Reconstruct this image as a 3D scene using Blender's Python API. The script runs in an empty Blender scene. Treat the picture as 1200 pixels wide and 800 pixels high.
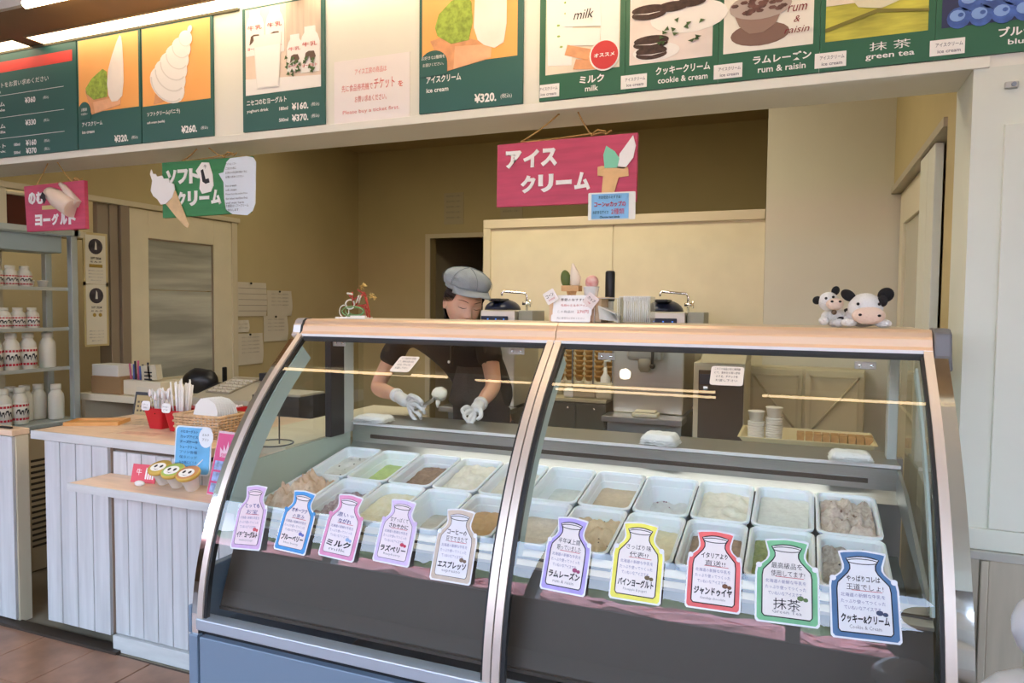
import bpy, bmesh, math, random
from mathutils import Vector, Matrix, noise
random.seed(7)
S = bpy.context.scene
C = S.collection
R = math.radians
PI = math.pi

# ---------------------------------------------------------------- camera
EYE = 1.47
FOC = 840.42            # focal length in pixels of a 1200 px wide frame
DX = Vector((0.9271, 0.0267, -0.3738))   # world X axis in lens coordinates (right, down, forward)
DY = Vector((0.3746, -0.0413, 0.9263)); DX.normalize()
DY = (DY - DX * DX.dot(DY)).normalized()
DZ = DX.cross(DY)
MW = Matrix((DX, DY, DZ))                # lens -> world
cam = bpy.data.cameras.new('camera'); camo = bpy.data.objects.new('camera', cam); C.objects.link(camo)
cam.sensor_width = 36; cam.lens = FOC * 36 / 1200; cam.clip_start = 0.05; cam.clip_end = 200
m3 = Matrix((MW @ Vector((1, 0, 0)), MW @ Vector((0, -1, 0)), MW @ Vector((0, 0, -1)))).transposed()
camo.matrix_world = Matrix.Translation((0, 0, EYE)) @ m3.to_4x4()
S.camera = camo
# ---------------------------------------------------------------- exposure, sky, large lights
S.view_settings.view_transform = 'Standard'; S.view_settings.look = 'None'
S.view_settings.gamma = 1; S.view_settings.use_curve_mapping = False
S.view_settings.exposure = -0.85
W = bpy.data.worlds.new('sky'); S.world = W; W.use_nodes = True
nt = W.node_tree; nt.nodes.clear()
wo = nt.nodes.new('ShaderNodeOutputWorld'); bg = nt.nodes.new('ShaderNodeBackground')
tc = nt.nodes.new('ShaderNodeTexCoord'); sx = nt.nodes.new('ShaderNodeSeparateXYZ'); cr = nt.nodes.new('ShaderNodeValToRGB')
nt.links.new(tc.outputs['Generated'], sx.inputs[0]); nt.links.new(sx.outputs['Z'], cr.inputs[0])
nt.links.new(cr.outputs[0], bg.inputs[0]); nt.links.new(bg.outputs[0], wo.inputs[0])
cr.color_ramp.elements[0].position = 0.0; cr.color_ramp.elements[0].color = (.82, .90, 1, 1)
cr.color_ramp.elements[1].position = .7; cr.color_ramp.elements[1].color = (.42, .62, 1, 1)
SKY = 19.0
bg.inputs[1].default_value = SKY

sun = bpy.data.lights.new('sun', 'SUN'); sun.energy = 26; sun.angle = .01; sun.color = (1, .95, .86)
suno = bpy.data.objects.new('sun', sun); C.objects.link(suno); suno.rotation_euler = (-R(42), 0, R(12))   # high behind the shop, on the garden only

def P(px, py, X=None, Y=None, Z=None):
    """point of the world that the photograph shows at a pixel, on a plane X, Y or Z = const"""
    r = MW @ Vector((px - 600, py - 400, FOC))
    t = X / r.x if X is not None else (Y / r.y if Y is not None else (Z - EYE) / r.z)
    return Vector((r.x * t, r.y * t, r.z * t + EYE))

# ---------------------------------------------------------------- materials
MATS = {}
def mat(name, col, rough=.5, metal=0, var=0., vscale=8, bump=0., bscale=40, emit=None, es=0, coat=0, alpha=None,
        trans=0, ior=1.45, sss=0, stretch=None, col2=None, spec=.5):
    if name in MATS: return MATS[name]
    m = bpy.data.materials.new(name); m.use_nodes = True; n = m.node_tree.nodes; l = m.node_tree.links
    b = n['Principled BSDF']
    b.inputs['Base Color'].default_value = (*col, 1); b.inputs['Roughness'].default_value = rough
    b.inputs['Metallic'].default_value = metal; b.inputs['IOR'].default_value = ior
    b.inputs['Specular IOR Level'].default_value = spec
    if coat: b.inputs['Coat Weight'].default_value = coat
    if trans: b.inputs['Transmission Weight'].default_value = trans
    if alpha is not None: b.inputs['Alpha'].default_value = alpha
    if sss: b.inputs['Subsurface Weight'].default_value = sss; b.inputs['Subsurface Radius'].default_value = (.02, .008, .004)
    if emit: b.inputs['Emission Color'].default_value = (*emit, 1); b.inputs['Emission Strength'].default_value = es
    if var or bump or col2:
        t = n.new('ShaderNodeTexCoord'); mp = n.new('ShaderNodeMapping'); l.new(t.outputs['Object'], mp.inputs[0])
        if stretch: mp.inputs['Scale'].default_value = stretch
        if var or col2:
            ns = n.new('ShaderNodeTexNoise'); ns.inputs['Scale'].default_value = vscale; ns.inputs['Detail'].default_value = 4
            l.new(mp.outputs[0], ns.inputs[0])
            r = n.new('ShaderNodeValToRGB'); l.new(ns.outputs['Fac'], r.inputs[0])
            a = col; c2 = col2 or tuple(min(1, x * (1 + var)) for x in col)
            a = tuple(x * (1 - var) for x in col) if not col2 else col
            r.color_ramp.elements[0].position = .32; r.color_ramp.elements[0].color = (*a, 1)
            r.color_ramp.elements[1].position = .68; r.color_ramp.elements[1].color = (*c2, 1)
            l.new(r.outputs[0], b.inputs['Base Color'])
        if bump:
            n2 = n.new('ShaderNodeTexNoise'); n2.inputs['Scale'].default_value = bscale; n2.inputs['Detail'].default_value = 3
            l.new(mp.outputs[0], n2.inputs[0]); bp = n.new('ShaderNodeBump'); bp.inputs['Strength'].default_value = bump
            bp.inputs['Distance'].default_value = .01
            l.new(n2.outputs['Fac'], bp.inputs['Height']); l.new(bp.outputs[0], b.inputs['Normal'])
    MATS[name] = m; return m

def glass_mat(name, tint=(.93, .97, .96), ior=1.5, rough=0.0):
    if name in MATS: return MATS[name]
    m = bpy.data.materials.new(name); m.use_nodes = True; n = m.node_tree.nodes; l = m.node_tree.links; n.clear()
    o = n.new('ShaderNodeOutputMaterial'); mx = n.new('ShaderNodeMixShader'); tr = n.new('ShaderNodeBsdfTransparent')
    gl = n.new('ShaderNodeBsdfGlossy'); fr = n.new('ShaderNodeFresnel')
    tr.inputs[0].default_value = (*tint, 1); gl.inputs['Roughness'].default_value = rough; fr.inputs[0].default_value = ior
    ge = n.new('ShaderNodeNewGeometry'); io = n.new('ShaderNodeMix'); io.data_type = 'FLOAT'
    io.inputs[2].default_value = ior; io.inputs[3].default_value = 1 / ior      # same mirror strength from either side of the sheet
    l.new(ge.outputs['Backfacing'], io.inputs[0]); l.new(io.outputs[0], fr.inputs[0])
    l.new(fr.outputs[0], mx.inputs[0]); l.new(tr.outputs[0], mx.inputs[1]); l.new(gl.outputs[0], mx.inputs[2]); l.new(mx.outputs[0], o.inputs[0])
    MATS[name] = m; return m

wallc = mat('cream_wall_paint', (.52, .42, .215), .75, var=.04, vscale=2, bump=.05, bscale=90)
ceilc = mat('ceiling_paint', (.46, .36, .18), .8, bump=.05, bscale=60)
hallc = mat('hall_ceiling_paint', (.78, .74, .66), .8)
soffc = mat('soffit_wood_paint', (.26, .17, .09), .6, var=.05)
headc = mat('header_paint', (.77, .77, .68), .55, bump=.03, bscale=50)
pillc = mat('pillar_paint', (.68, .71, .62), .6, var=.03, vscale=3)
panelc = mat('wainscot_paint', (.46, .42, .33), .6, var=.08, vscale=5, stretch=(6, 6, .6))
partc = mat('partition_panel', (.74, .66, .46), .6, var=.03)
trimc = mat('trim_paint', (.66, .58, .40), .5)
framec = mat('taupe_frame', (.28, .22, .15), .5)
steel = mat('brushed_steel', (.62, .63, .62), .28, 1, var=.06, vscale=20, stretch=(1, 1, 30))
dsteel = mat('dull_steel', (.34, .35, .33), .4, .9)
alu = mat('satin_aluminium', (.76, .67, .60), .42, .6)
beamalu = mat('beam_aluminium', (.80, .58, .42), .42, .6)
chrome = mat('chrome', (.85, .84, .82), .06, 1)
bluegrey = mat('blue_grey_panel', (.20, .27, .36), .38, .15)
black = mat('black_plastic', (.012, .012, .014), .4)
rubber = mat('black_gasket', (.02, .022, .024), .5)
darkin = mat('dark_liner', (.055, .038, .027), .45)  # brown tint stands in for the dark hall mirrored in the lower glass
white = mat('white_plastic', (.82, .83, .82), .35)
paper = mat('white_paper', (.80, .79, .75), .8)
paperd = mat('aged_paper', (.62, .55, .42), .8)
ink = mat('black_ink', (.02, .02, .025), .7)
redink = mat('red_ink', (.55, .03, .05), .7)
greyink = mat('grey_ink', (.22, .22, .25), .7)
whiteink = mat('white_ink', (.85, .85, .83), .6)
oak = mat('pale_wood_top', (.82, .60, .42), .4, var=.10, vscale=5, stretch=(1, 6, 1))
plank = mat('whitewashed_plank', (.60, .60, .60), .7, var=.09, vscale=3.5, stretch=(9, 9, .7), bump=.15, bscale=12)
plankb = mat('plank_edge_wood', (.42, .30, .22), .7)
slabw = mat('whitewashed_edge', (.62, .62, .60), .7, var=.08, vscale=4, stretch=(1, 8, 8))
cream = mat('cream_plastic', (.70, .62, .45), .5)
glass = glass_mat('showcase_glass', (.93, .97, .96), 1.7)   # one sheet stands for both faces of the pane
glasst = glass_mat('clear_plastic', (.95, .96, .96), 1.3)
warm = mat('warm_tube', (1, 1, 1), .5, emit=(1, .72, .40), es=24)
warmp = mat('warm_diffuser', (1, 1, 1), .5, emit=(1, .78, .50), es=8)

# ---------------------------------------------------------------- mesh helpers
class MB:
    def __init__(s): s.v = []; s.f = []; s.sm = []
    def add(s, v, f, smooth=False):
        o = len(s.v); s.v += [tuple(x) for x in v]; s.f += [tuple(i + o for i in q) for q in f]; s.sm += [smooth] * len(f); return s
    def box(s, x0, x1, y0, y1, z0, z1):
        return s.add([(x0, y0, z0), (x1, y0, z0), (x1, y1, z0), (x0, y1, z0), (x0, y0, z1), (x1, y0, z1), (x1, y1, z1), (x0, y1, z1)],
                     [(0, 3, 2, 1), (4, 5, 6, 7), (0, 1, 5, 4), (1, 2, 6, 5), (2, 3, 7, 6), (3, 0, 4, 7)])
    def loft(s, rings, cap0=True, cap1=True, smooth=True, closed=True):
        n = len(rings[0]); v = [p for r in rings for p in r]; f = []
        for i in range(len(rings) - 1):
            for j in range(n if closed else n - 1):
                k = (j + 1) % n; f.append((i * n + j, i * n + k, (i + 1) * n + k, (i + 1) * n + j))
        o = len(s.v); s.add(v, f, smooth)
        if cap0: s.f.append(tuple(o + j for j in reversed(range(n)))); s.sm.append(False)
        if cap1: s.f.append(tuple(o + (len(rings) - 1) * n + j for j in range(n))); s.sm.append(False)
        return s
    def lathe(s, prof, c=(0, 0, 0), n=24, smooth=True, sx=1, sy=1):
        rings = [[(c[0] + r * sx * math.cos(2 * PI * j / n), c[1] + r * sy * math.sin(2 * PI * j / n), c[2] + z) for j in range(n)] for r, z in prof]
        return s.loft(rings, prof[0][0] > 1e-5, prof[-1][0] > 1e-5, smooth)
    def tube(s, pts, r, n=8, smooth=True):
        pts = [Vector(p) for p in pts]; rs = r if isinstance(r, (list, tuple)) else [r] * len(pts); rings = []
        up = None
        for i, p in enumerate(pts):
            d = ((pts[min(i + 1, len(pts) - 1)] - pts[max(i - 1, 0)])).normalized()
            if up is None: up = Vector((0, 0, 1)) if abs(d.z) < .9 else Vector((1, 0, 0))
            a = d.cross(up).normalized(); b = a.cross(d).normalized(); up = b
            rings.append([p + (a * math.cos(2 * PI * j / n) + b * math.sin(2 * PI * j / n)) * rs[i] for j in range(n)])
        return s.loft(rings, smooth=smooth)
    def prism(s, pts, y0, y1):
        """polygon in X,Z pushed along Y"""
        n = len(pts); v = [(x, y0, z) for x, z in pts] + [(x, y1, z) for x, z in pts]
        f = [tuple(range(n)), tuple(reversed(range(n, 2 * n)))] + [(i, i + n, (i + 1) % n + n, (i + 1) % n) for i in range(n)]
        return s.add(v, f)
    def prismx(s, pts, x0, x1):
        """polygon in Y,Z pushed along X"""
        n = len(pts); v = [(x0, y, z) for y, z in pts] + [(x1, y, z) for y, z in pts]
        f = [tuple(range(n)), tuple(reversed(range(n, 2 * n)))] + [(i, i + n, (i + 1) % n + n, (i + 1) % n) for i in range(n)]
        return s.add(v, f)
    def ball(s, c, r, n=16, m=10, fn=None):
        rx, ry, rz = r if isinstance(r, (list, tuple)) else (r, r, r); rings = []
        for i in range(m + 1):
            a = -PI / 2 + PI * i / m; rr = max(math.cos(a), 1e-4)
            rings.append([Vector((c[0] + rx * rr * math.cos(2 * PI * j / n), c[1] + ry * rr * math.sin(2 * PI * j / n), c[2] + rz * math.sin(a))) for j in range(n)])
        if fn: rings = [[fn(Vector(p)) for p in r] for r in rings]
        return s.loft(rings)
    def xf(s, M, start=0):
        s.v[start:] = [tuple(M @ Vector(v)) for v in s.v[start:]]; return s

def link(name, me, m=None, parent=None, bevel=0, loc=None, rot=None, solid=0, sub=0):
    o = bpy.data.objects.new(name, me); C.objects.link(o)
    if m: me.materials.append(m)
    if parent: o.parent = parent
    if loc is not None: o.location = loc
    if rot is not None: o.rotation_euler = rot
    if bevel:
        b = o.modifiers.new('b', 'BEVEL'); b.width = bevel; b.segments = 2; b.limit_method = 'ANGLE'; b.angle_limit = R(40)
    if solid: q = o.modifiers.new('s', 'SOLIDIFY'); q.thickness = solid
    if sub: q = o.modifiers.new('u', 'SUBSURF'); q.levels = sub; q.render_levels = sub
    return o

def obj(name, mb, m=None, parent=None, recalc=True, **k):
    me = bpy.data.meshes.new(name); me.from_pydata(mb.v, [], mb.f); me.update()
    me.polygons.foreach_set('use_smooth', mb.sm)
    if recalc:
        bm = bmesh.new(); bm.from_mesh(me); bmesh.ops.recalc_face_normals(bm, faces=bm.faces); bm.to_mesh(me); bm.free()
    return link(name, me, m, parent, **k)

def tag(o, label, cat, group=None):
    o['label'] = label; o['category'] = cat
    if group: o['group'] = group
    return o
def thing(name, label, cat, loc=(0, 0, 0), rotz=0, group=None, rot=None):
    o = bpy.data.objects.new(name, None); C.objects.link(o); o.location = loc; o.rotation_euler = rot or (0, 0, rotz); o.empty_display_size = .05
    return tag(o, label, cat, group)
def struct(name, mb, m, parent=None, **k):
    o = obj(name, mb, m, parent, **k)
    if not parent: o['kind'] = 'structure'
    return o
def sbox(name, m, *b, parent=None, **k): return struct(name, MB().box(*b), m, parent, **k)
def box(name, m, parent, *b, **k): return obj(name, MB().box(*b), m, parent, **k)
def dup(root, loc, rotz=None, label=None):
    r = root.copy(); C.objects.link(r); r.location = loc
    if rotz is not None: r.rotation_euler = (root.rotation_euler.x, root.rotation_euler.y, rotz)
    if label: r['label'] = label
    for ch in list(root.children):
        c = ch.copy(); C.objects.link(c); c.parent = r
        for g in ch.children:
            d = g.copy(); C.objects.link(d); d.parent = c
    return r

_tc = {}
def textmesh(s, off=0., res=2, shear=0):
    k = (s, off, res, shear)
    if k not in _tc:
        cu = bpy.data.curves.new('t', 'FONT'); cu.body = s; cu.resolution_u = res; cu.offset = off; cu.align_x = 'CENTER'; cu.shear = shear
        o = bpy.data.objects.new('t', cu); C.objects.link(o); bpy.context.view_layer.update()
        d = bpy.context.evaluated_depsgraph_get(); me = bpy.data.meshes.new_from_object(o.evaluated_get(d))
        bpy.data.objects.remove(o); bpy.data.curves.remove(cu)
        co = [v.co for v in me.vertices]
        x0 = min(c.x for c in co); x1 = max(c.x for c in co); y0 = min(c.y for c in co); y1 = max(c.y for c in co)
        _tc[k] = ([((c.x - (x0 + x1) / 2) / (y1 - y0), (c.y - (y0 + y1) / 2) / (y1 - y0)) for c in co], [tuple(p.vertices) for p in me.polygons], (x1 - x0) / (y1 - y0))
        bpy.data.meshes.remove(me)
    return _tc[k]
def lett(parent, s, cx, cz, h, m, w=None, y=-.004, off=0.02, name='lettering', left=False, tilt=0, res=2, shear=0):
    if any(0x4e00 <= ord(c) <= 0x9fff for c in s): off = 0
    """flat lettering facing -Y in the parent's frame"""
    v, f, asp = textmesh(s, off, res, shear); W_ = w or h * asp; sx = W_ / asp
    if left: cx = cx + W_ / 2
    ct, st = math.cos(tilt), math.sin(tilt)
    vv = [(cx + (a * sx) * ct - (b * h) * st, y, cz + (a * sx) * st + (b * h) * ct) for a, b in v]
    me = bpy.data.meshes.new(name); me.from_pydata(vv, [], f); me.update()
    return link(name, me, m, parent)
def flat(parent, name, pts, m, y=-.003, t=.0012, **k):
    return obj(name, MB().prism(pts, y, y + t), m, parent, **k)
def rect(x0, x1, z0, z1): return [(x0, z0), (x1, z0), (x1, z1), (x0, z1)]
def rrect(x0, x1, z0, z1, r, n=4):
    o = []
    for cx, cz, a in ((x1 - r, z1 - r, 0), (x0 + r, z1 - r, 90), (x0 + r, z0 + r, 180), (x1 - r, z0 + r, 270)):
        for i in range(n + 1): t = R(a + 90 * i / n); o.append((cx + r * math.cos(t), cz + r * math.sin(t)))
    return o
def oval(cx, cz, rx, rz, n=20): return [(cx + rx * math.cos(2 * PI * i / n), cz + rz * math.sin(2 * PI * i / n)) for i in range(n)]
# ================================================================ the setting
YH0, YH1, ZH = 2.35, 2.58, 2.14      # header beam between hall and kitchen
XR = .423                             # right jamb
# hall floor tiles, one by one
sbox('floor', mat('grout', (.10, .07, .05), .8), -8, 4, -2.2, 2.12, -.05, -.004)
flo = bpy.data.objects['floor']
tile = mat('terracotta_tile', (.36, .19, .115), .35, var=.25, vscale=7, bump=.08, bscale=20)
tm = None
for i in range(15):
    for j in range(5):
        x = -3.057 + .3135 * (i - 3); y = 2.108 - .3135 * (j + 1)
        if tm is None:
            o = box('tile', tile, flo, .002, .311, .002, .311, -.02, 0, bevel=.002); tm = o.data
        else:
            o = bpy.data.objects.new('tile', tm); C.objects.link(o); o.parent = flo
            b = o.modifiers.new('b', 'BEVEL'); b.width = .002; b.segments = 2
        o.location = (x, y, random.uniform(-.0008, .0008))
sbox('floor_far', mat('hall_floor', (.15, .085, .05), .4, var=.2, vscale=3), -8, 4, -2.2, .54, -.02, -.002)
sbox('trim_sill', mat('dark_sill', (.05, .035, .025), .5), -8, -2.62, 2.10, 2.16, -.01, .012)
# header beam, soffit and hall ceiling
sbox('wall_front', headc, -8, 4, YH0, YH1, ZH, 3.1)
sbox('trim_header', headc, -8, .46, YH0 - .008, YH0 + .01, ZH - .002, ZH + .028, bevel=.002)
sbox('ceiling_soffit', soffc, -8, 4, 2.02, YH0, 2.677, 2.70)
sbox('trim_soffit', mat('grey_lip', (.62, .64, .62), .4), -8, 4, 2.0, 2.02, 2.672, 2.74)
sbox('ceiling', hallc, -8, 4, -2.2, 2.35, 3.05, 3.1)
sbox('trim_poster_rail', mat('dark_gap', (.10, .09, .05), .6), -8, -2.16, YH0 - .012, YH0, 2.664, 2.677)
# kitchen shell (left wall and back wall are far; KK scales the first survey about the eye)
CK = 2.965
YB = 6.06
sbox('floor_kitchen', mat('kitchen_floor', (.26, .22, .16), .5, var=.1), -8, .9, 2.12, 8.2, -.05, -.002)
sbox('ceiling_kitchen', ceilc, -8, .9, YH1, 8.2, CK, CK + .06)
wb = struct('wall_back', MB().box(-4.3, -3.295, YB, YB + .12, 0, CK).box(-3.295, -2.70, YB, YB + .12, 2.12, CK).box(-2.70, .9, YB, YB + .12, 0, CK), wallc)
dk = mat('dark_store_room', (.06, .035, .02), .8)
struct('door_3', MB().box(-3.335, -3.285, YB - .02, YB - .001, 0, 2.11).box(-3.335, -2.66, YB - .02, YB - .001, 2.11, 2.15), trimc)
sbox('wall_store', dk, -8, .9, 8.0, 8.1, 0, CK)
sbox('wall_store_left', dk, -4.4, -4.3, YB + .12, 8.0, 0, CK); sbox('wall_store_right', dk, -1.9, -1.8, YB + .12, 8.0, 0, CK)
sbox('wall_store_edge', trimc, -3.43, -3.40, YB + .13, 7.5, 0, 2.6)
sh = thing('store_shelf', 'pale shelving in the dark room behind the open doorway', 'shelf', (-3.25, 7.3, 0))
pm_ = mat('store_shelf_wood', (.30, .20, .10), .6)
for z in (.5, 1.0, 1.45, 1.95): box('shelf_board', pm_, sh, 0, .85, 0, .4, z, z + .03)
for x in (0, .82): box('post', pm_, sh, x, x + .03, 0, .03, 0, 2.2)
bx_ = obj('cardboard_box', MB().box(-.19, .19, -.12, .12, 0, .3).box(-.2, .2, -.13, .13, .28, .3), mat('dark_cardboard', (.14, .07, .035), .7), loc=(-2.83, 7.5, 1.481)); tag(bx_, 'brown box on the shelving inside the dark doorway', 'box')
struct('wall_rear_right', MB().box(-.198, .9, 4.2, 4.35, 0, CK).box(-.198, -.05, 4.35, YB, 0, CK), mat('near_wall_paint', (.68, .64, .53), .75, var=.03, vscale=2))
# right wall of the kitchen with its sliding door
wr = struct('wall_right', MB().box(XR, .55, YH1, 4.2, 2.10, CK).box(XR, .55, YH1, 2.72, 0, 2.1).box(XR + .09, .58, 2.72, 4.2, 0, 2.1), wallc)
sbox('trim_door_head', mat('greige_trim', (.45, .40, .30), .5), XR - .012, XR + .09, 2.72, 4.2, 2.07, 2.10)
d2 = bpy.data.objects.new('door_2', None); C.objects.link(d2); d2['kind'] = 'structure'
dp = mat('door_cream', (.70, .64, .48), .5)
obj('door_leaf', MB().box(XR + .03, XR + .06, 3.30, 3.42, .0, 2.065).box(XR + .03, XR + .06, 4.05, 4.17, 0, 2.065).box(XR + .03, XR + .06, 3.42, 4.05, 1.90, 2.065).box(XR + .03, XR + .06, 3.42, 4.05, 0, 1.0), dp, d2, bevel=.003)
obj('door_panel', MB().box(XR + .045, XR + .055, 3.42, 4.05, 1.0, 1.9), mat('door_glass_grey', (.52, .50, .40), .2), d2)
obj('door_leaf', MB().box(XR + .0, XR + .028, 2.95, 3.10, 0, 2.065).box(XR, XR + .028, 3.105, 3.29, 0, 2.065), mat('door_pale', (.70, .70, .60), .5), d2, bevel=.003)
obj('door_leaf', MB().box(XR + .05, XR + .08, 2.74, 2.95, 0, 2.065), mat('door_pale2', (.60, .61, .52), .5), d2, bevel=.003)
# pillar / hall front wall at the right, with wainscot
wf = struct('wall_front_right', MB().box(XR, 4, YH0, YH1, 0, ZH), pillc)
sbox('trim_pillar_joint', mat('joint_line', (.55, .52, .42), .6), .585, .59, YH0 - .004, YH0, .78, 2.13)
obj('panel_frame', MB().box(.50, .60, YH0 - .012, YH0, .861, 1.98), pillc, wf, bevel=.002)
obj('panel_sill', MB().box(XR + .002, .60, YH0 - .014, YH0, .801, .86), pillc, wf, bevel=.002)
obj('panel_frame', MB().box(.602, .66, YH0 - .02, YH0, .84, 2.0).box(.602, 1.2, YH0 - .02, YH0, .801, .84), pillc, wf, bevel=.002)
obj('opening_back', MB().box(.66, 1.2, YH0 - .004, YH0, .845, 2.0), mat('dark_red_brown', (.10, .035, .02), .5), wf)
obj('rail', MB().box(XR, 4, YH0 - .025, YH0, .775, .80), mat('rail_grey', (.42, .42, .38), .5), wf, bevel=.003)
for x in (XR + .002, .505, .60, .72, .84):
    w_ = .058 if x < .5 else .09
    obj('wainscot_board', MB().box(x, x + w_, YH0 - .012, YH0, .02, .772), panelc, wf, bevel=.003)
obj('batten', MB().box(.484, .503, YH0 - .022, YH0, .02, .772), panelc, wf, bevel=.003)
s_ = thing('wall_sensor', 'small grey sensor button high on the white pillar at right', 'sensor', (.512, YH0, 2.085))
box('plate', mat('sensor_grey', (.45, .45, .42), .4), s_, -.016, .016, -.012, 0, -.009, .009, bevel=.003)
obj('button', MB().lathe([(.006, 0), (.006, .005)], n=12).xf(Matrix.Translation((.004, -.011, 0)) @ Matrix.Rotation(PI / 2, 4, 'X')), mat('sensor_lens', (.25, .28, .34), .2), s_)
# left kitchen wall: transom, glazed opening, taupe posts, steel-window door
XL = -4.10
wl = struct('wall_left', MB().box(XL - .1, XL, YH1, YB, 2.125, CK).box(XL - .1, XL, 4.40, YB, 0, 2.125).box(XL - .1, XL, YH1, 2.60, 0, 2.125).box(XL - .1, XL, 2.66, 3.15, 1.86, 1.87), wallc)
sbox('wall_left_front', wallc, -8, XL - .1, YH1, YH1 + .05, 0, CK)
sbox('wall_side_room', mat('side_room_paint', (.66, .56, .36), .75), -5.7, -5.6, YH1, 5.6, 0, CK); sbox('wall_side_rear', wallc, -5.6, XL - .1, 5.6, 5.7, 0, CK)
w7 = struct('window_7', MB().box(XL - .04, XL + .012, 2.60, 2.655, 1.86, 2.115).box(XL - .04, XL + .012, 2.60, 3.13, 1.865, 1.905).box(XL - .04, XL + .006, 2.66, 3.10, 2.07, 2.085), trimc, bevel=.003)
obj('window_pane', MB().box(XL - .03, XL - .02, 2.655, 3.10, 1.905, 2.07), mat('transom_dark', (.09, .02, .012), .25), w7)
d1 = bpy.data.objects.new('door_1', None); C.objects.link(d1); d1['kind'] = 'structure'
obj('door_frame', MB().box(XL - .11, XL + .0, 3.30, 3.36, 0, 2.11).box(XL - .11, XL + .02, 3.365, 3.43, 0, 2.11).box(XL - .05, XL - .01, 3.22, 3.30, 1.2, 2.11), framec, d1, bevel=.004)
obj('door_head', MB().box(XL - .03, XL + .025, 2.58, 4.42, 2.10, 2.135), trimc, d1, bevel=.004)
obj('door_leaf', MB().box(XL - .03, XL + .005, 3.435, 3.585, 0, 2.095).box(XL - .03, XL + .005, 4.165, 4.345, 0, 2.095).box(XL - .03, XL + .005, 3.585, 4.165, 1.91, 2.095).box(XL - .03, XL + .005, 3.585, 4.165, 0, .955), partc, d1, bevel=.003)
wv = mat('wavy_reflect_steel', (.66, .68, .60), .3, .45, var=.35, vscale=2.2, bump=.9, bscale=2.6, stretch=(.4, .4, 5))  # streaky colour variation paints the wavy reflections into the steel
obj('steel_panel', MB().box(XL - .02, XL - .012, 3.585, 4.165, 1.565, 1.91), wv, d1)
obj('steel_panel', MB().box(XL - .02, XL - .012, 3.585, 4.165, .955, 1.56), wv, d1)
obj('window_edge', MB().box(XL - .018, XL - .002, 3.575, 3.59, .955, 1.91).box(XL - .018, XL - .002, 4.155, 4.17, .955, 1.91).box(XL - .018, XL - .002, 3.585, 4.165, 1.90, 1.912), framec, d1)
obj('handle', MB().box(XL, XL + .02, 4.235, 4.275, .80, .99), black, d1, bevel=.008)
obj('door_post', MB().box(XL - .01, XL + .014, 4.345, 4.40, 0, 2.115), trimc, d1, bevel=.003)
# glazed screen with two posters beyond the fridge
w8 = struct('window_8', MB().box(XL - .03, XL, 2.60, 2.63, 0, 1.86).box(XL - .03, XL, 2.60, 3.22, 0, .03), trimc)
obj('window_pane', MB().add([(XL - .015, 2.63, .03), (XL - .015, 3.22, .03), (XL - .015, 3.22, 1.86), (XL - .015, 2.63, 1.86)], [(0, 1, 2, 3)]), glasst, w8)
# air vent in the kitchen ceiling
v_ = thing('ceiling_vent', 'small dark vent in the kitchen ceiling behind the header', 'vent', (*P(500, 158, Z=CK).xy, CK))
box('frame', trimc, v_, -.14, .14, -.05, .05, -.006, 0)
box('slot', black, v_, -.03, .10, -.03, .0, -.01, -.006)
# partition in front of the back wall
pt = thing('partition', 'tall cream partition wall behind the soft ice machines', 'partition', (-1.9, 4.2, 0))
obj('frame', MB().box(0, .05, 0, .06, 0, 1.965).box(.0, 1.70, 0, .06, 1.965, 2.02), trimc, pt, bevel=.003)
obj('panel', MB().box(.05, .84, .015, .045, 0, 1.965), partc, pt)
obj('panel', MB().box(.85, 1.70, .015, .045, 0, 1.965), partc, pt)
obj('joint', MB().box(.84, .85, .02, .045, 0, 1.965), trimc, pt)
# hall back wall with a ribbon of windows looking onto the garden
brown = mat('brown_wood_wall', (.13, .075, .045), .45, var=.15, vscale=4, stretch=(5, 5, .5))
struct('wall_hall', MB().box(-8, 4, -2.3, -2.15, 0, 1.36).box(-8, 4, -2.3, -2.15, 2.95, 3.1), brown)
sbox('wall_hall_right', mat('hall_plaster', (.62, .60, .55), .8), 4, 4.1, -2.3, 2.6, 0, 3.1)
sbox('wall_hall_left', bpy.data.materials['hall_plaster'], -8.1, -8, -2.3, 2.6, 0, 3.1)
k = 1
for x in [-8 + 2.0 * i for i in range(6)]:
    w_ = struct('window_%d' % k, MB().box(x, x + .05, -2.28, -2.16, 1.36, 2.95).box(x + 1.95, x + 2.0, -2.28, -2.16, 1.36, 2.95).box(x, x + 2, -2.28, -2.16, 1.36, 1.39).box(x, x + 2, -2.28, -2.16, 2.92, 2.95), mat('white_frame', (.7, .7, .7), .5)); k += 1
# ---------------------------------------------------------------- garden behind the camera, seen only mirrored in the glass
sbox('ground', mat('garden_ground', (.30, .32, .28), .9), -30, 30, -40, -2.3, -.1, -.05)
random.seed(3)
def hedge(name, y, x0, x1, z0, z1, m, label, cat):
    mb = MB(); nx = int((x1 - x0) / .25)
    for side in (0,):
        v = []; f = []
        nz = 6
        for i in range(nx + 1):
            for j in range(nz + 1):
                z = z0 + (z1 - z0) * j / nz
                v.append((x0 + (x1 - x0) * i / nx, y + random.uniform(-.12, .12) - .2 * (j / nz) ** 2, z + (random.uniform(-.12, .12) if j else 0)))
        for i in range(nx):
            for j in range(nz):
                a = i * (nz + 1) + j; f.append((a, a + nz + 1, a + nz + 2, a + 1))
        mb.add(v, f, False)
    o = obj(name, mb, m, solid=.5); tag(o, label, cat); return o
hedge('garden_hedge', -8.4, -14, 8, 0, 3.55, mat('hedge_green', (.20, .27, .16), .9, var=.5, vscale=1.5), 'green garden hedge outside the windows, mirrored in the showcase glass', 'hedge')
fh = hedge('flower_hedge', -6.9, -14, 8, 0, 1.98, mat('bush_dark', (.14, .15, .10), .9, var=.3, vscale=3), 'low leafy bush row in the garden under the blossoms', 'hedge')
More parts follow.
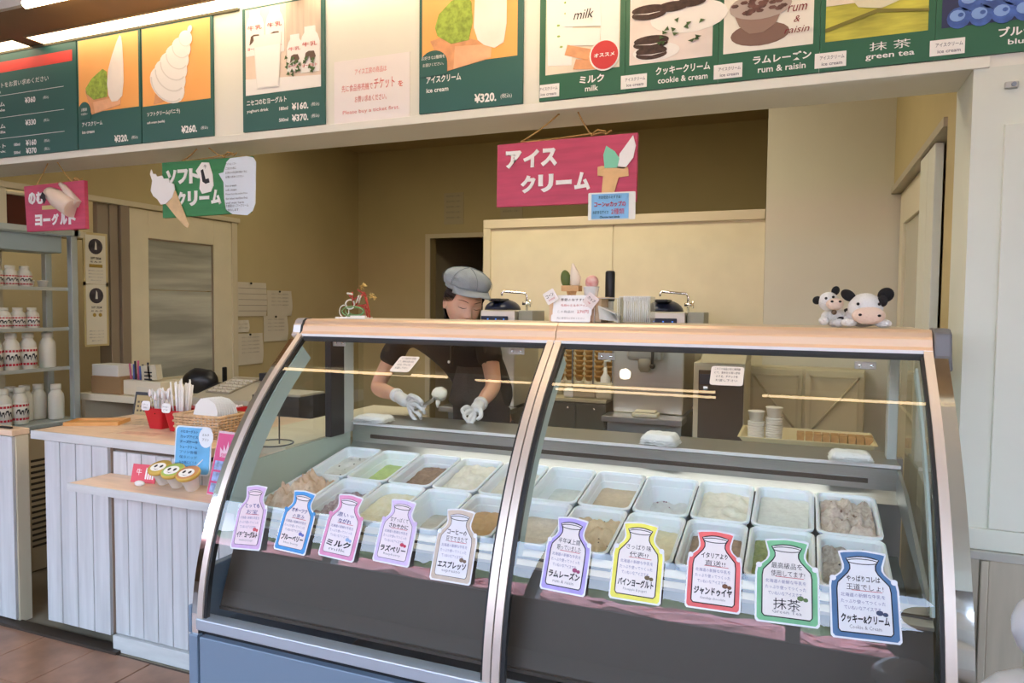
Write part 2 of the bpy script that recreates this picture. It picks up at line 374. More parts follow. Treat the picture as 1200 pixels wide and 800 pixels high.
bl_ = hedge('blossom_row', -6.9, -14, 8, 2.13, 2.46, mat('pink_blossom', (.80, .40, .42), .9, var=.25, vscale=3), 'row of pink blossoms in the garden, mirrored in the showcase glass', 'flowers')
bl_.parent = fh; bl_.name = 'blossoms'; del bl_['category']; del bl_['label']; fh['label'] = 'low bush row topped with pink blossoms, mirrored in the showcase glass'; fh['category'] = 'hedge'
# ---------------------------------------------------------------- lamps of the hall
for i, (x0, x1) in enumerate(((-6.5, -3.40), (-3.31, -1.9), (-1.82, -.4), (-.32, 1.1))):
    t = thing('recessed_lamp', ['long recessed ceiling lamp at far left above the menu board', 'long recessed ceiling lamp above the two orange posters', 'recessed ceiling lamp above the middle of the header, mirrored in the case', 'recessed ceiling lamp above the flavour panels at right'][i], 'lamp', (x0, 2.25, 2.677), group='recessed lamps along the header')
    box('diffuser', warmp, t, 0, x1 - x0, 0, .095, -.003, 0)
    obj('lamp_rim', MB().box(-.006, x1 - x0 + .006, -.006, 0, -.006, 0).box(-.006, 0, 0, .095, -.006, 0).box(x1 - x0, x1 - x0 + .006, 0, .095, -.006, 0), soffc, t)
for i, (x0, x1, y) in enumerate(((-2.90, -1.79, 1.975), (-1.61, -.37, 1.955), (-1.16, -.37, 1.885), (-.16, 1.05, 1.945))):
    t = thing('tube_lamp', ['slim warm tube lamp over the left end of the showcase', 'slim warm tube lamp over the middle of the showcase', 'short warm tube lamp paired beside the middle one', 'slim warm tube lamp over the right end of the showcase'][i], 'lamp', (x0, y, 2.655), group='tube lamps over the showcase')
    obj('tube', MB().tube([(0, 0, 0), (x1 - x0, 0, 0)], .017, 8), warm, t)
    box('lamp_holder', white, t, 0, x1 - x0, -.012, .012, .011, .02)
def area(name, loc, rot, sx, sy, en, col):
    L = bpy.data.lights.new(name, 'AREA'); L.shape = 'RECTANGLE'; L.size = sx; L.size_y = sy; L.energy = en; L.color = col
    o = bpy.data.objects.new(name, L); C.objects.link(o); o.location = loc; o.rotation_euler = rot; return o
def ball_lamp(x, y, z, label, en=6):
    t = thing('spot_lamp', label, 'lamp', (x, y, z))
    obj('stem', MB().tube([(0, 0, .02), (0, 0, 2.677 - z)], .008, 8), black, t)
    obj('bulb', MB().ball((0, 0, 0), .028, 12, 8), mat('bulb', (1, 1, 1), emit=(1, .85, .62), es=60), t)
ball_lamp(-2.0, 2.08, 2.60, 'round bulb hanging from the soffit, mirrored over the clerk'); ball_lamp(-.79, 2.07, 2.60, 'round bulb hanging from the soffit, mirrored over the cones')
# unseen fill lights added to brighten the kitchen, then the side room ceiling light
area('kitchen_fill', (-1.4, 3.35, 2.93), (0, 0, 0), 1.6, .5, 54, (1, .88, .66)); area('kitchen_fill', (-3.0, 4.4, 2.93), (0, 0, 0), 1.2, .5, 12, (1, .88, .66))
area('case_fill', (-.71, 2.33, 1.385), (0, 0, 0), 1.9, .03, 3.5, (1, .97, .9))  # fill light added inside the case to brighten the tubs
area('side_room_lamp', (-4.9, 3.6, 2.93), (0, 0, 0), .6, .6, 20, (1, .88, .66))
# ================================================================ posters on the header
dgreen = mat('poster_green', (.025, .115, .10), .45)
sgreen = mat('flavour_green', (.02, .125, .065), .45)
orange = mat('poster_orange', (.90, .40, .09), .5, col2=(.93, .52, .20), vscale=1.2)
whitep = mat('print_white', (.86, .85, .82), .5)
creamp = mat('print_cream', (.80, .72, .58), .5, var=.1, vscale=6)
redp = mat('print_red', (.60, .035, .04), .5)
matchap = mat('print_matcha', (.30, .42, .06), .6, var=.3, vscale=60)
conep = mat('print_cone', (.72, .35, .17), .6, var=.12, vscale=30)
choc = mat('print_cookie', (.05, .025, .02), .6, var=.4, vscale=60)
def board(label, x0, x1, z0, z1, m, group=None, name='menu_poster', t=.008):
    o = box(name, m, None, 0, x1 - x0, -t, 0, 0, z1 - z0); o.location = (x0, YH0 - .001, z0); tag(o, label, 'poster', group); return o
YF = -.0085     # print plane in front of a board
# dark green price board
b = board('dark green price board with a red band, far left on the header', -4.55, -3.105, 2.172, 2.664, dgreen)
flat(b, 'red_band', rect(.02, 1.42, .405, .455), mat('band_red', (.75, .06, .05), .5), y=YF)
lett(b, 'menu', .70, .430, .022, whiteink, y=YF - .001)
lett(b, '食券機でチケットをお買い求めください', .98, .345, .026, whiteink, w=.56, y=YF)
lett(b, 'Please buy a ticket', .86, .312, .016, whiteink, y=YF, left=False)
for z in (.295, .19, .09): flat(b, 'line', rect(.03, 1.36, z, z + .002), whiteink, y=YF)
for s_, e, z, ps in (('アイスクリーム', 'ice cream double', .245, ('360',)), ('ソフトクリーム', 'soft cream vanilla', .14, ('330',)), ('のむヨーグルト', 'yoghurt drink', .045, ('160', '370'))):
    lett(b, s_, .80, z + .010, .022, whiteink, y=YF, w=.30); lett(b, e, .80, z - .018, .013, whiteink, y=YF, w=.30)
    for i, p in enumerate(ps):
        lett(b, '¥' + p, 1.13, z - i * .038 + .012, .028, whiteink, y=YF, off=.03); lett(b, '(税込)', 1.24, z - i * .038 + .012, .016, whiteink, y=YF)
        if len(ps) > 1: lett(b, ('180ml', '500ml')[i], 1.03, z - i * .038 + .010, .014, whiteink, y=YF)
def soft_pts(cx, cz, s):   # leaning swirl
    return [(cx + a * s, cz + b * s) for a, b in ((-.08, 0), (.10, .02), (.17, .10), (.24, .18), (.28, .34), (.30, .38), (.27, .52), (.33, .66), (.33, .84), (.30, .95), (.24, .93), (.18, .78), (.12, .64), (.02, .52), (-.06, .44), (-.14, .32), (-.17, .20), (-.15, .08))]
def cone_scene(b, w, h, big=False):
    flat(b, 'picture', rect(.008, w - .012, .16 if not big else .155, h - .006), orange, y=YF)
    f = w / .395
    flat(b, 'cone_print', [(.09 * f, .150), (.27 * f, .175), (.27 * f, .22), (.11 * f, .275), (.05 * f, .26)], conep, y=YF - .0008)
    flat(b, 'cone_print', [(.11 * f, .155), (.27 * f, .18), (.275 * f, .215), (.10 * f, .205)], mat('print_cone_light', (.82, .46, .26), .6, var=.1, vscale=20), y=YF - .0014)
    flat(b, 'matcha_print', [((.075 + a) * f, .215 + c) for a, c in ((.03, .0), (.115, .005), (.12, .06), (.115, .115), (.09, .13), (.02, .095), (-.02, .055), (-.015, .03))], matchap, y=YF - .002)
    pts = [((.255 + a) * f, .195 + c) for a, c in ((-.035, 0), (.0, .0), (.03, .02), (.04, .08), (.04, .16), (.035, .24), (.03, .275), (.02, .285), (0, .255), (-.03, .20), (-.055, .14), (-.062, .08), (-.055, .03))]
    flat(b, 'vanilla_print', pts, mat('print_vanilla', (.85, .80, .74), .6, var=.05, vscale=9), y=YF - .0026)
b = board('orange poster of a twin matcha and vanilla cone, left of the soft cream poster', -3.098, -2.706, 2.172, 2.664, dgreen)
cone_scene(b, .392, .492)
flat(b, 'badge', [(.045 + .04 * math.cos(PI * i / 12), .165 + .045 * math.sin(PI * i / 12)) for i in range(13)] + [(.005, .13), (.085, .13)], dgreen, y=YF - .003)
lett(b, '2種類', .046, .175, .014, whiteink, y=YF - .005); lett(b, 'ください', .046, .155, .010, whiteink, y=YF - .005)
lett(b, 'アイスクリーム', .025, .110, .020, whiteink, w=.13, y=YF, left=True); lett(b, 'ice cream', .025, .075, .014, whiteink, y=YF, left=True)
lett(b, '¥320.', .27, .030, .032, whiteink, y=YF, w=.085, off=.035); lett(b, '(税込)', .352, .028, .016, whiteink, y=YF)
b = board('orange poster of a tall white soft serve swirl, right of the twin cone poster', -2.700, -2.297, 2.172, 2.664, dgreen)
flat(b, 'picture', rect(.006, .390, .155, .486), orange, y=YF)
flat(b, 'cone_print', [(.07, .158), (.17, .170), (.225, .20), (.20, .235), (.09, .245)], conep, y=YF - .0008)
sg = mat('print_shadow', (.70, .69, .66), .6)
def toval(cx, cz, rx, rz, a, n=22): return [(cx + rx * math.cos(q) * math.cos(a) - rz * math.sin(q) * math.sin(a), cz + rx * math.cos(q) * math.sin(a) + rz * math.sin(q) * math.cos(a)) for q in [2 * PI * i / n for i in range(n)]]
for i in range(7):
    u = i / 6; cx = .150 + .135 * u ** 1.15; cz = .235 + .215 * u; rx = .098 * (1 - u) ** .75 + .012; rz = .050 * (1 - u) ** .6 + .016
    flat(b, 'swirl_print', toval(cx, cz, rx, rz, R(-34 + 10 * u)), whitep, y=YF - .0014 - .0006 * i)
    if i < 6: flat(b, 'swirl_fold', [(cx + rx * math.cos(q) * math.cos(R(-34 + 10 * u)) * k - rz * math.sin(q) * k * math.sin(R(-34 + 10 * u)), cz + rx * math.cos(q) * k * math.sin(R(-34 + 10 * u)) + rz * math.sin(q) * k * math.cos(R(-34 + 10 * u))) for k, qs in ((.97, range(0, 11)), (.88, range(10, -1, -1))) for q in [PI * 1.08 + j * PI * .085 for j in qs]], sg, y=YF - .0016 - .0006 * i)
lett(b, 'ソフトクリーム(バニラ)', .03, .118, .022, whiteink, w=.19, y=YF, left=True); lett(b, 'soft cream (vanilla)', .03, .082, .013, whiteink, y=YF, left=True)
lett(b, '¥260.', .27, .038, .032, whiteink, y=YF, w=.088, off=.035); lett(b, '(税込)', .355, .036, .016, whiteink, y=YF)
b = board('tall green poster of white yoghurt bottles and a glass, with two prices', -2.139, -1.737, 2.172, 2.664, dgreen)
flat(b, 'picture', rect(.016, .385, .145, .486), mat('print_room', (.78, .64, .52), .6, var=.12, vscale=5), y=YF)
flat(b, 'picture', rect(.22, .385, .26, .486), mat('print_plank', (.62, .52, .42), .6, var=.1, vscale=7, stretch=(9, 1, .5)), y=YF - .0004)
flat(b, 'cloth_print', [(.016, .145), (.385, .145), (.385, .19), (.016, .21)], whitep, y=YF - .0006)
mk = mat('print_milk', (.84, .83, .80), .6, var=.03)
def bottle_print(cx, z0, s, k=0):
    YF = -.0085 - .0002 * k
    flat(b, 'bottle_print', [(cx + a * s, z0 + c * s) for a, c in ((-.5, 0), (.5, 0), (.52, .1), (.52, 1.3), (.42, 1.6), (.3, 1.75), (.3, 2.0), (-.3, 2.0), (-.3, 1.75), (-.42, 1.6), (-.52, 1.3), (-.52, .1))], mk, y=YF - .0012)
    lett(b, '牛乳', cx, z0 + 1.22 * s, .2 * s, redink, y=YF - .0035, w=.8 * s); flat(b, 'spot', [(cx + a * s, z0 + c * s) for a, c in ((-.30, .486), (-.22, .85), (-.05, .92), (.22, .90), (.32, .66), (.22, .55), (.05, .486), (-.02, .72), (-.18, .56))], mat('print_cow_brown', (.12, .07, .05), .6), y=YF - .003)
    lett(b, 'ヨーグルト', cx, z0 + .3 * s, .14 * s, redink, y=YF - .0035, w=.8 * s)
bottle_print(.066, .30, .090, 0); bottle_print(.165, .30, .090, 1); bottle_print(.262, .215, .072, 2); bottle_print(.335, .205, .088, 3)
flat(b, 'glass_print', [(.075, .165), (.185, .165), (.20, .375), (.06, .375)], mat('print_glass', (.80, .80, .76), .4), y=YF - .004)
flat(b, 'milk_print', [(.08, .17), (.182, .17), (.193, .33), (.068, .33)], mat('print_milk2', (.88, .87, .84), .5), y=YF - .005)
for i in range(26):
    a = random.uniform(0, 6); x = random.uniform(.22, .36); z = random.uniform(.20, .27)
    flat(b, 'leaf_print', [(x, z), (x + .016 * math.cos(a), z + .016 * math.sin(a)), (x + .016 * math.cos(a + 1), z + .016 * math.sin(a + 1))], mat('print_leaf', (.05, .11, .03), .6, var=.3), y=YF - .006 - i * .00005)
lett(b, 'ニセコのむヨーグルト', .02, .115, .024, whiteink, w=.20, y=YF, left=True); lett(b, 'yoghurt drink', .02, .080, .015, whiteink, y=YF, left=True, w=.11)
for i, (a, p) in enumerate((('180ml', '160'), ('500ml', '370'))):
    lett(b, a, .205, .078 - i * .045, .014, whiteink, y=YF); lett(b, '¥' + p + '.', .285, .08 - i * .045, .028, whiteink, y=YF, w=.08, off=.035); lett(b, '(税込)', .358, .08 - i * .045, .016, whiteink, y=YF)
b = board('white paper notice in red letters asking to buy a ticket first', -1.697, -1.364, 2.168, 2.404, mat('notice_paper', (.84, .80, .78), .5), name='paper_notice', t=.002)
rs = mat('notice_red', (.72, .20, .18), .6)
lett(b, 'アイス工房の商品は', .165, .188, .022, rs, y=-.003, w=.14); lett(b, '先に食品券売機で', .105, .130, .026, rs, y=-.003, w=.14); lett(b, 'チケット', .225, .135, .040, rs, y=-.003, w=.09, off=.01); lett(b, 'を', .295, .125, .022, rs, y=-.003)
lett(b, 'お買い求めください。', .165, .085, .024, rs, y=-.003, w=.14); lett(b, 'Please buy a ticket first.', .165, .038, .018, rs, y=-.003, w=.25, off=0)
b = board('orange poster of a matcha and vanilla block cone beside the red-lettered notice', -1.320, -.914, 2.172, 2.664, dgreen)
flat(b, 'picture', rect(.012, .385, .165, .486), orange, y=YF)
flat(b, 'cone_print', [(.105, .14), (.27, .165), (.29, .215), (.13, .27), (.045, .255)], conep, y=YF - .0008)
flat(b, 'cone_print', [(.14, .145), (.285, .17), (.29, .215), (.145, .225)], bpy.data.materials['print_cone_light'], y=YF - .0014)
flat(b, 'matcha_print', [(.065, .30), (.075, .27), (.13, .235), (.20, .24), (.215, .30), (.21, .37), (.19, .40), (.13, .385), (.08, .345)], matchap, y=YF - .002)
flat(b, 'vanilla_print', [(.26, .215), (.30, .20), (.335, .215), (.345, .28), (.345, .40), (.34, .486), (.30, .486), (.26, .56), (.225, .42), (.22, .28), (.235, .235)], bpy.data.materials['print_vanilla'], y=YF - .0026)
flat(b, 'badge', [(.06 + .055 * math.cos(PI * i / 12), .175 + .045 * math.sin(PI * i / 12)) for i in range(13)] + [(.005, .13), (.115, .13)], dgreen, y=YF - .003)
lett(b, 'お好きな2種類を', .06, .195, .013, whiteink, y=YF - .005, w=.095); lett(b, 'お選びください。', .06, .170, .012, whiteink, y=YF - .005, w=.085)
lett(b, 'アイスクリーム', .03, .118, .026, whiteink, w=.14, y=YF, left=True, off=.03); lett(b, 'ice cream', .03, .080, .016, whiteink, y=YF, left=True)
lett(b, '¥320.', .265, .033, .032, whiteink, y=YF, w=.085, off=.035); lett(b, '(税込)', .345, .031, .018, whiteink, y=YF)
# flavour strip, five panels butted together
xs = [-.853, -.556, -.262, .028, .326, .64]
info = [('ミルク', 'milk', 'white milk bottle picture with a red round sticker'), ('クッキークリーム', 'cookie & cream', 'dark chocolate cookies stacked on white plates'),
        ('ラムレーズン', 'rum & raisin', 'raisins in a brown cup and saucer'), ('抹 茶', 'green tea', 'pale tea bowl on yellow-green cloth'), ('ブルーベリー', 'blueberry', 'blue blueberries filling the picture')]
for i, (jp, en, d) in enumerate(info):
    w_ = xs[i + 1] - xs[i] - .001
    b = board('green flavour panel "%s" with %s' % (en, d), xs[i], xs[i] + w_, 2.172, 2.664, sgreen, name='menu_poster')
    pc_ = [creamp, mat('print_table', (.80, .72, .675), .5, var=.12, vscale=5), mat('print_pale', (.84, .82, .74), .5, var=.06, vscale=5), mat('print_cloth', (.52, .50, .07), .6, var=.35, vscale=6, stretch=(1, 1, 4)), mat('print_blueberry_ground', (.02, .03, .10), .5)][i]
    flat(b, 'picture', rect(.014 if i else .022, w_ - .018, .118, .675), pc_, y=YF)
    flat(b, 'tag', rect(.002 if i == 0 else -.016 + .003, .072, .015, .075), whitep, y=YF - .001)
    lett(b, 'アイスクリーム', .034, .055, .016, greyink, w=.066, y=YF - .0015); lett(b, 'ice cream', .034, .030, .013, greyink, w=.056, y=YF - .0015)
    lett(b, jp, .185 if i != 4 else .235, .078, .036 if i != 3 else .034, whiteink, y=YF, w=(.085, .17, .165, .105, .17)[i], off=.03 if i != 3 else 0); lett(b, en, .185 if i != 4 else .235, .036, .026, whiteink, y=YF, w=(.045, .155, .135, .125, .125)[i], off=.015)
    k2 = YF - .0012
    if i == 0:
        flat(b, 'glass_print', [(.03, .16), (.115, .15), (.12, .675), (.02, .675)], whitep, y=k2)
        flat(b, 'glass_print', [(.215, .20), (.275, .19), (.275, .675), (.205, .675)], whitep, y=k2)
        flat(b, 'board_print', [(.09, .20), (.2, .15), (.2, .205), (.10, .245)], conep, y=k2 - .001); flat(b, 'board_print', [(.12, .13), (.21, .118), (.21, .16), (.13, .175)], conep, y=k2 - .0006)
        flat(b, 'milk_print', [(.11, .24), (.21, .225), (.215, .30), (.11, .32)], whitep, y=k2 - .0016)
        flat(b, 'jug_print', [(.09, .33), (.215, .31), (.205, .675), (.10, .675)], whitep, y=k2 - .002)
        lett(b, 'milk', .155, .375, .042, ink, y=k2 - .0035, w=.07, off=.0, shear=.3)
        flat(b, 'sticker_edge', oval(.228, .178, .051, .071, 28), whitep, y=k2 - .002); flat(b, 'sticker', oval(.228, .178, .046, .064, 28), redp, y=k2 - .003); lett(b, 'オススメ', .228, .178, .018, whiteink, y=k2 - .0045, w=.07, off=.03)
        for q in range(7): flat(b, 'leaf_print', oval(.06 + .035 * random.random(), .24 + .05 * q, .006, .005, 6), mat('print_leaf_light', (.30, .45, .10), .6), y=k2 - .0008)
    if i == 1:
        flat(b, 'plate_print', oval(.10, .165, .075, .038), whitep, y=k2); flat(b, 'plate_print', oval(.20, .30, .12, .07), whitep, y=k2 - .0003)
        for q, (cx, cz, rx) in enumerate(((.085, .155, .050), (.085, .170, .050), (.082, .20, .056), (.084, .215, .056), (.075, .33, .055), (.075, .35, .055), (.15, .35, .05), (.21, .36, .045))):
            flat(b, 'cookie_print', oval(cx, cz, rx, .022), choc, y=k2 - .001 - q * .0004)
            if q in (1, 3, 5): flat(b, 'cream_print', [(cx - rx * .9, cz - .012), (cx, cz - .02), (cx + rx * .9, cz - .012), (cx, cz - .016)], whitep, y=k2 - .0012 - q * .0004)
        for q in range(14):
            x = random.uniform(.11, .25); z = random.uniform(.20, .28); a = random.uniform(0, 6)
            flat(b, 'leaf_print', [(x, z), (x + .022 * math.cos(a), z + .022 * math.sin(a)), (x + .018 * math.cos(a + .8), z + .018 * math.sin(a + .8))], bpy.data.materials['print_leaf'], y=k2 - .005)
    if i == 2:
        sb = mat('print_saucer', (.22, .13, .10), .4)
        flat(b, 'saucer_print', oval(.12, .185, .085, .048), sb, y=k2); flat(b, 'cup_print', [(.045, .275), (.19, .30), (.165, .22), (.13, .19), (.09, .19), (.06, .225)], mat('print_cup', (.30, .20, .16), .4), y=k2 - .001)
        flat(b, 'rim_print', oval(.12, .30, .09, .055), mat('print_cup_rim', (.45, .38, .34), .3), y=k2 - .0016)
        for q in range(40):
            a = random.uniform(0, 6.28); rr = random.uniform(0, 1) ** .5
            flat(b, 'raisin_print', oval(.12 + .075 * rr * math.cos(a), .308 + .042 * rr * math.sin(a), .012, .008, 6), mat('print_raisin', (.13, .06, .05), .5, var=.5, vscale=40), y=k2 - .0024 - q * .00003)
        dr = mat('print_dark_red', (.20, .01, .02), .6)
        for s_, z in (('rum', .270), ('&', .226), ('raisin', .183)): lett(b, s_, .225, z, .026, dr, y=k2 - .004, w=(.055 if s_ == 'rum' else .07) if s_ != '&' else .018, shear=.3, off=.0)
    if i == 3:
        flat(b, 'ground_print', [(.014, .26), (.28, .26), (.28, .675), (.014, .675)], creamp, y=k2)
        flat(b, 'bowl_print', [(.02, .40), (.10, .24), (.16, .225), (.24, .265), (.27, .33), (.27, .675), (.02, .675)], mat('print_bowl', (.70, .68, .50), .4, var=.06), y=k2 - .001)
        flat(b, 'fold_print', [(.014, .17), (.15, .225), (.28, .20), (.28, .19), (.15, .21), (.014, .155)], mat('print_fold', (.20, .18, .03), .6), y=k2 - .0016)
    if i == 4:
        bb = mat('print_berry', (.05, .12, .42), .5, var=.35, vscale=25); bl = mat('print_berry_light', (.22, .38, .75), .5)
        for q in range(45):
            cx = .055 + (q % 6) * .052 + (q // 6 % 2) * .026; cz = .150 + (q // 6) * .062
            if cx < w_ - .04:
                flat(b, 'berry_print', oval(cx, cz, .029, .040, 16), bb, y=k2 - (q % 3) * .0004); flat(b, 'berry_bloom', oval(cx - .004, cz + .008, .019, .022, 12), bl, y=k2 - .0016)
                flat(b, 'berry_crown', oval(cx + .004, cz + .010, .007, .008, 8), bb, y=k2 - .0022)
    for ch in b.children: ch.scale.z = .72
# ================================================================ hanging signs
rope = mat('jute_rope', (.50, .30, .10), .9, var=.2, vscale=60)
def rope_of(t, x0, x1, z, hook, extra=True):
    h = Vector(hook); pts = lambda a, b, s: [a.lerp(b, i / 8) + Vector((0, 0, -s * math.sin(PI * i / 8))) for i in range(9)]
    obj('rope', MB().tube(pts(Vector((x0, 0, z)), h + Vector((-.035, 0, 0)), .006), .0028, 6).tube(pts(Vector((x1, 0, z)), h + Vector((.035, 0, 0)), .006), .0028, 6).tube(pts(Vector((x0, 0, z)), Vector((x1, 0, z + .01)), .003), .0026, 6)
        .tube([(x1, 0, z + .004), (x1 + .03, .004, z + .012), (x1 + .05, 0, z + .004), (x1 + .07, -.004, z + .014)], .003, 6).tube([(x1, 0, z + .008), (x1 + .02, -.004, z + .02), (x1 + .05, 0, z + .012)], .003, 6)
        .tube([h + Vector((-.036, 0, -.004)), h + Vector((-.036, 0, .012))], .003, 6).tube([h + Vector((.036, 0, -.004)), h + Vector((.036, 0, .012))], .003, 6), rope, t)
crimson = mat('crimson_board', (.52, .055, .12), .5, var=.12, vscale=6, stretch=(1, 1, 8))
leafgreen = mat('green_board', (.03, .22, .07), .5, var=.10, vscale=6, stretch=(1, 1, 8))
cut = mat('cut_out_white', (.84, .84, .82), .5)
YS = 2.40
YK = 2.40 / 2.47
def katakana(t, s, cx, cz, h, w, y=-.0125): 
    o = lett(t, s, cx, cz, h, cut, w=w, y=0, off=.055, name='lettering'); o.location = (0, y, 0); q = o.modifiers.new('s', 'SOLIDIFY'); q.thickness = .003; return o
t = thing('hanging_sign', 'large crimson hanging board with white katakana and a cone cut-out', 'sign', (-1.06 * YK, YS, EYE + (1.835 - EYE) * YK)); t.scale = (YK,) * 3
obj('board', MB().prism([(.0, .003), (.522, 0), (.523, .234), (.002, .231)], -.009, .009), crimson, t, bevel=.001)
for i, ch in enumerate('アイス'): katakana(t, ch, .068 + .068 * i, .172, .064, .062)
for i, ch in enumerate('クリーム'): katakana(t, ch, .125 + .068 * i, .080, .064 if ch != 'ー' else .016, .058)
flat(t, 'cone_cutout', [(.40, .03), (.445, .032), (.46, .085), (.495, .088), (.492, .118), (.40, .128), (.385, .125), (.385, .095), (.405, .092)], mat('cut_cone', (.74, .47, .22), .6, var=.08, vscale=20), y=-.014, t=.004)
flat(t, 'mint_cutout', [(.41, .12), (.455, .118), (.462, .15), (.445, .175), (.415, .196), (.405, .165)], mat('cut_mint', (.22, .62, .42), .5), y=-.0155, t=.004)
flat(t, 'milk_cutout', [(.452, .118), (.48, .112), (.51, .15), (.518, .19), (.508, .225), (.485, .195), (.462, .165), (.458, .14)], cut, y=-.014, t=.004)
rope_of(t, .09, .36, .236, (.272, 0, (ZH - EYE) / YK - 1.835 + EYE))
nt_ = thing('hanging_notice', 'small sky-blue laminated notice clipped under the crimson board', 'notice', (-.705 * YK, YS - .02, EYE + (1.775 - EYE) * YK), rotz=R(4)); nt_.scale = (YK,) * 3
obj('card', MB().prism(rrect(0, .165, 0, .095, .004), -.001, .001), mat('lamination', (.72, .74, .66), .2), nt_); flat(nt_, 'print', rect(.012, .142, .004, .090), mat('sky_card', (.22, .50, .80), .6, var=.12, vscale=12), y=-.003)
lett(nt_, '季節限定のおすすめ！', .077, .078, .011, ink, y=-.005, w=.08, off=.01); lett(nt_, 'コーンorカップの', .077, .054, .018, redink, y=-.005, w=.11, off=.03); lett(nt_, 'お好きなアイス', .045, .026, .012, ink, y=-.005, w=.055); lett(nt_, '2種類', .105, .028, .020, redink, y=-.005, w=.045, off=.04); lett(nt_, 'Choose two kinds', .077, .010, .007, ink, y=-.005)
# green soft cream sign
t = thing('hanging_sign', 'green hanging board with white katakana and a soft serve cone cut-out', 'sign', (-2.72 * YK, YS, EYE + (1.86 - EYE) * YK)); t.scale = (YK,) * 3
obj('board', MB().prism([(.0, 0), (.50, .005), (.515, .245), (.0, .250)], -.009, .009), leafgreen, t, bevel=.001)
for i, ch in enumerate('ソフト'): katakana(t, ch, .058 + .068 * i, .180, .066, .060)
for i, ch in enumerate('クリーム'): katakana(t, ch, .115 + .068 * i, .080, .066 if ch != 'ー' else .016, .056)
flat(t, 'tag_cutout', [(.205, .20), (.24, .235), (.28, .232), (.30, .18), (.305, .13), (.29, .105), (.24, .098), (.225, .12), (.23, .16)], whitep, y=-.013, t=.003)
flat(t, 'cow_print', [(.235, .20), (.248, .205), (.262, .16), (.28, .163), (.285, .145), (.262, .14), (.245, .15)], ink, y=-.0145); lett(t, '牛', .262, .215, .018, ink, y=-.0145)
# cone cut-out hangs over the left edge
cm = mat('cut_waffle', (.70, .50, .27), .6, var=.08, vscale=30)
flat(t, 'cone_cutout', [(.02, .07), (.085, .12), (.11, .07), (.165, -.035), (.158, -.05), (.145, -.045), (.09, .0)], cm, y=-.017, t=.004)
flat(t, 'swirl_cutout', [(-.06, .125), (-.05, .17), (-.062, .20), (-.055, .222), (-.045, .20), (-.03, .20), (-.02, .187), (.01, .19), (.02, .175), (.05, .175), (.055, .155), (.08, .15), (.085, .125), (.07, .09), (.03, .062), (.0, .06), (-.02, .085), (-.045, .10)], cut, y=-.020, t=.004)
flat(t, 'speech_card', [(.345, .178), (.372, .182), (.39, .225), (.41, .24), (.50, .243), (.535, .235), (.55, .215), (.545, .04), (.53, .01), (.50, -.008), (.42, .0), (.385, .02), (.375, .07), (.372, .14)], mat('speech_white', (.66, .74, .82), .4), y=-.0225, t=.003)
for q, (s_, w_) in enumerate((('アイス＆ソフト', .06), ('ご注文の前に', .06), ('お求めの商品券売機で先に', .12), ('お買い求めください', .10), ('', 0), ('Ice cream', .06), ('soft cream', .06), ('Please buy the ticket from', .12), ('the ticket machine first', .12), ('and wait here', .10))):
    if s_: lett(t, s_, .385, .215 - q * .0185, .0095, ink, y=-.024, w=w_, left=True, off=.0)
lett(t, '冬期間はソフトクリーム', .385, .035, .013, ink, y=-.024, w=.125, left=True, off=.05); lett(t, 'お休みします', .385, .018, .012, ink, y=-.024, w=.07, left=True, off=.05)
rope_of(t, .11, .36, .252, (.235, 0, (ZH - EYE) / YK - 1.86 + EYE))
# crimson yoghurt sign
t = thing('hanging_sign', 'small crimson hanging board with a bottle cut-out, over the drinks fridge', 'sign', (-3.655 * YK, YS, EYE + (1.825 - EYE) * YK)); t.scale = (YK,) * 3
obj('board', MB().prism([(.015, .0), (.435, .003), (.43, .235), (.0, .228)], -.010, .010), crimson, t, bevel=.001)
for i, ch in enumerate('のむ'): katakana(t, ch, .06 + .058 * i, .165, .060, .052)
for i, ch in enumerate('ヨーグルト'): katakana(t, ch, .105 + .060 * i, .055, .056 if ch != 'ー' else .015, .050)
bc = mat('cut_bottle', (.74, .60, .50), .5)
obj('bottle_cutout', MB().tube([(.20, -.02, .185), (.23, -.022, .172), (.27, -.024, .15), (.36, -.026, .105), (.375, -.026, .098)], [.030, .036, .045, .048, .045], 14), bc, t)
obj('bottle_cutout', MB().tube([(.27, -.014, .225), (.30, -.014, .205), (.40, -.016, .12)], [.010, .016, .020], 10), bc, t)
flat(t, 'label_print', [(.135, .105), (.255, .105), (.255, .125), (.135, .125)], mat('yellow_label', (.62, .50, .22), .6), y=-.0135)
flat(t, 'cow_print', [(.205, .15), (.225, .18), (.245, .165), (.25, .14), (.235, .12), (.225, .145)], ink, y=-.074)
rope_of(t, .08, .34, .232, (.20, 0, (ZH - EYE) / YK - 1.825 + EYE))
# ================================================================ curved glass showcase
GC = [0.37966, -1.13970, 1.78629, -1.04979, 1.89754]
ZL = 1.235
def gy(z):
    if z > ZL: return gy(ZL) + (z - ZL) * (gd(ZL) + .06)
    return (((GC[0] * z + GC[1]) * z + GC[2]) * z + GC[3]) * z + GC[4]
def gd(z):
    z = min(z, ZL)
    return ((4 * GC[0] * z + 3 * GC[1]) * z + 2 * GC[2]) * z + GC[3]
def off(z, d):   # point at distance d inside the curve
    g = gd(z); n = Vector((1, -g)).normalized(); return (gy(z) + n.x * d, z + n.y * d)
def sheet(mb, x0, x1, d0, d1, z0, z1, n=28, smooth=True):
    A = [off(z0 + (z1 - z0) * i / n, d0) for i in range(n + 1)]; B = [off(z0 + (z1 - z0) * i / n, d1) for i in range(n + 1)]
    rings = [[(x0, *a), (x1, *a), (x1, *b), (x0, *b)] for a, b in zip(A, B)]
    return mb.loft(rings, smooth=False)
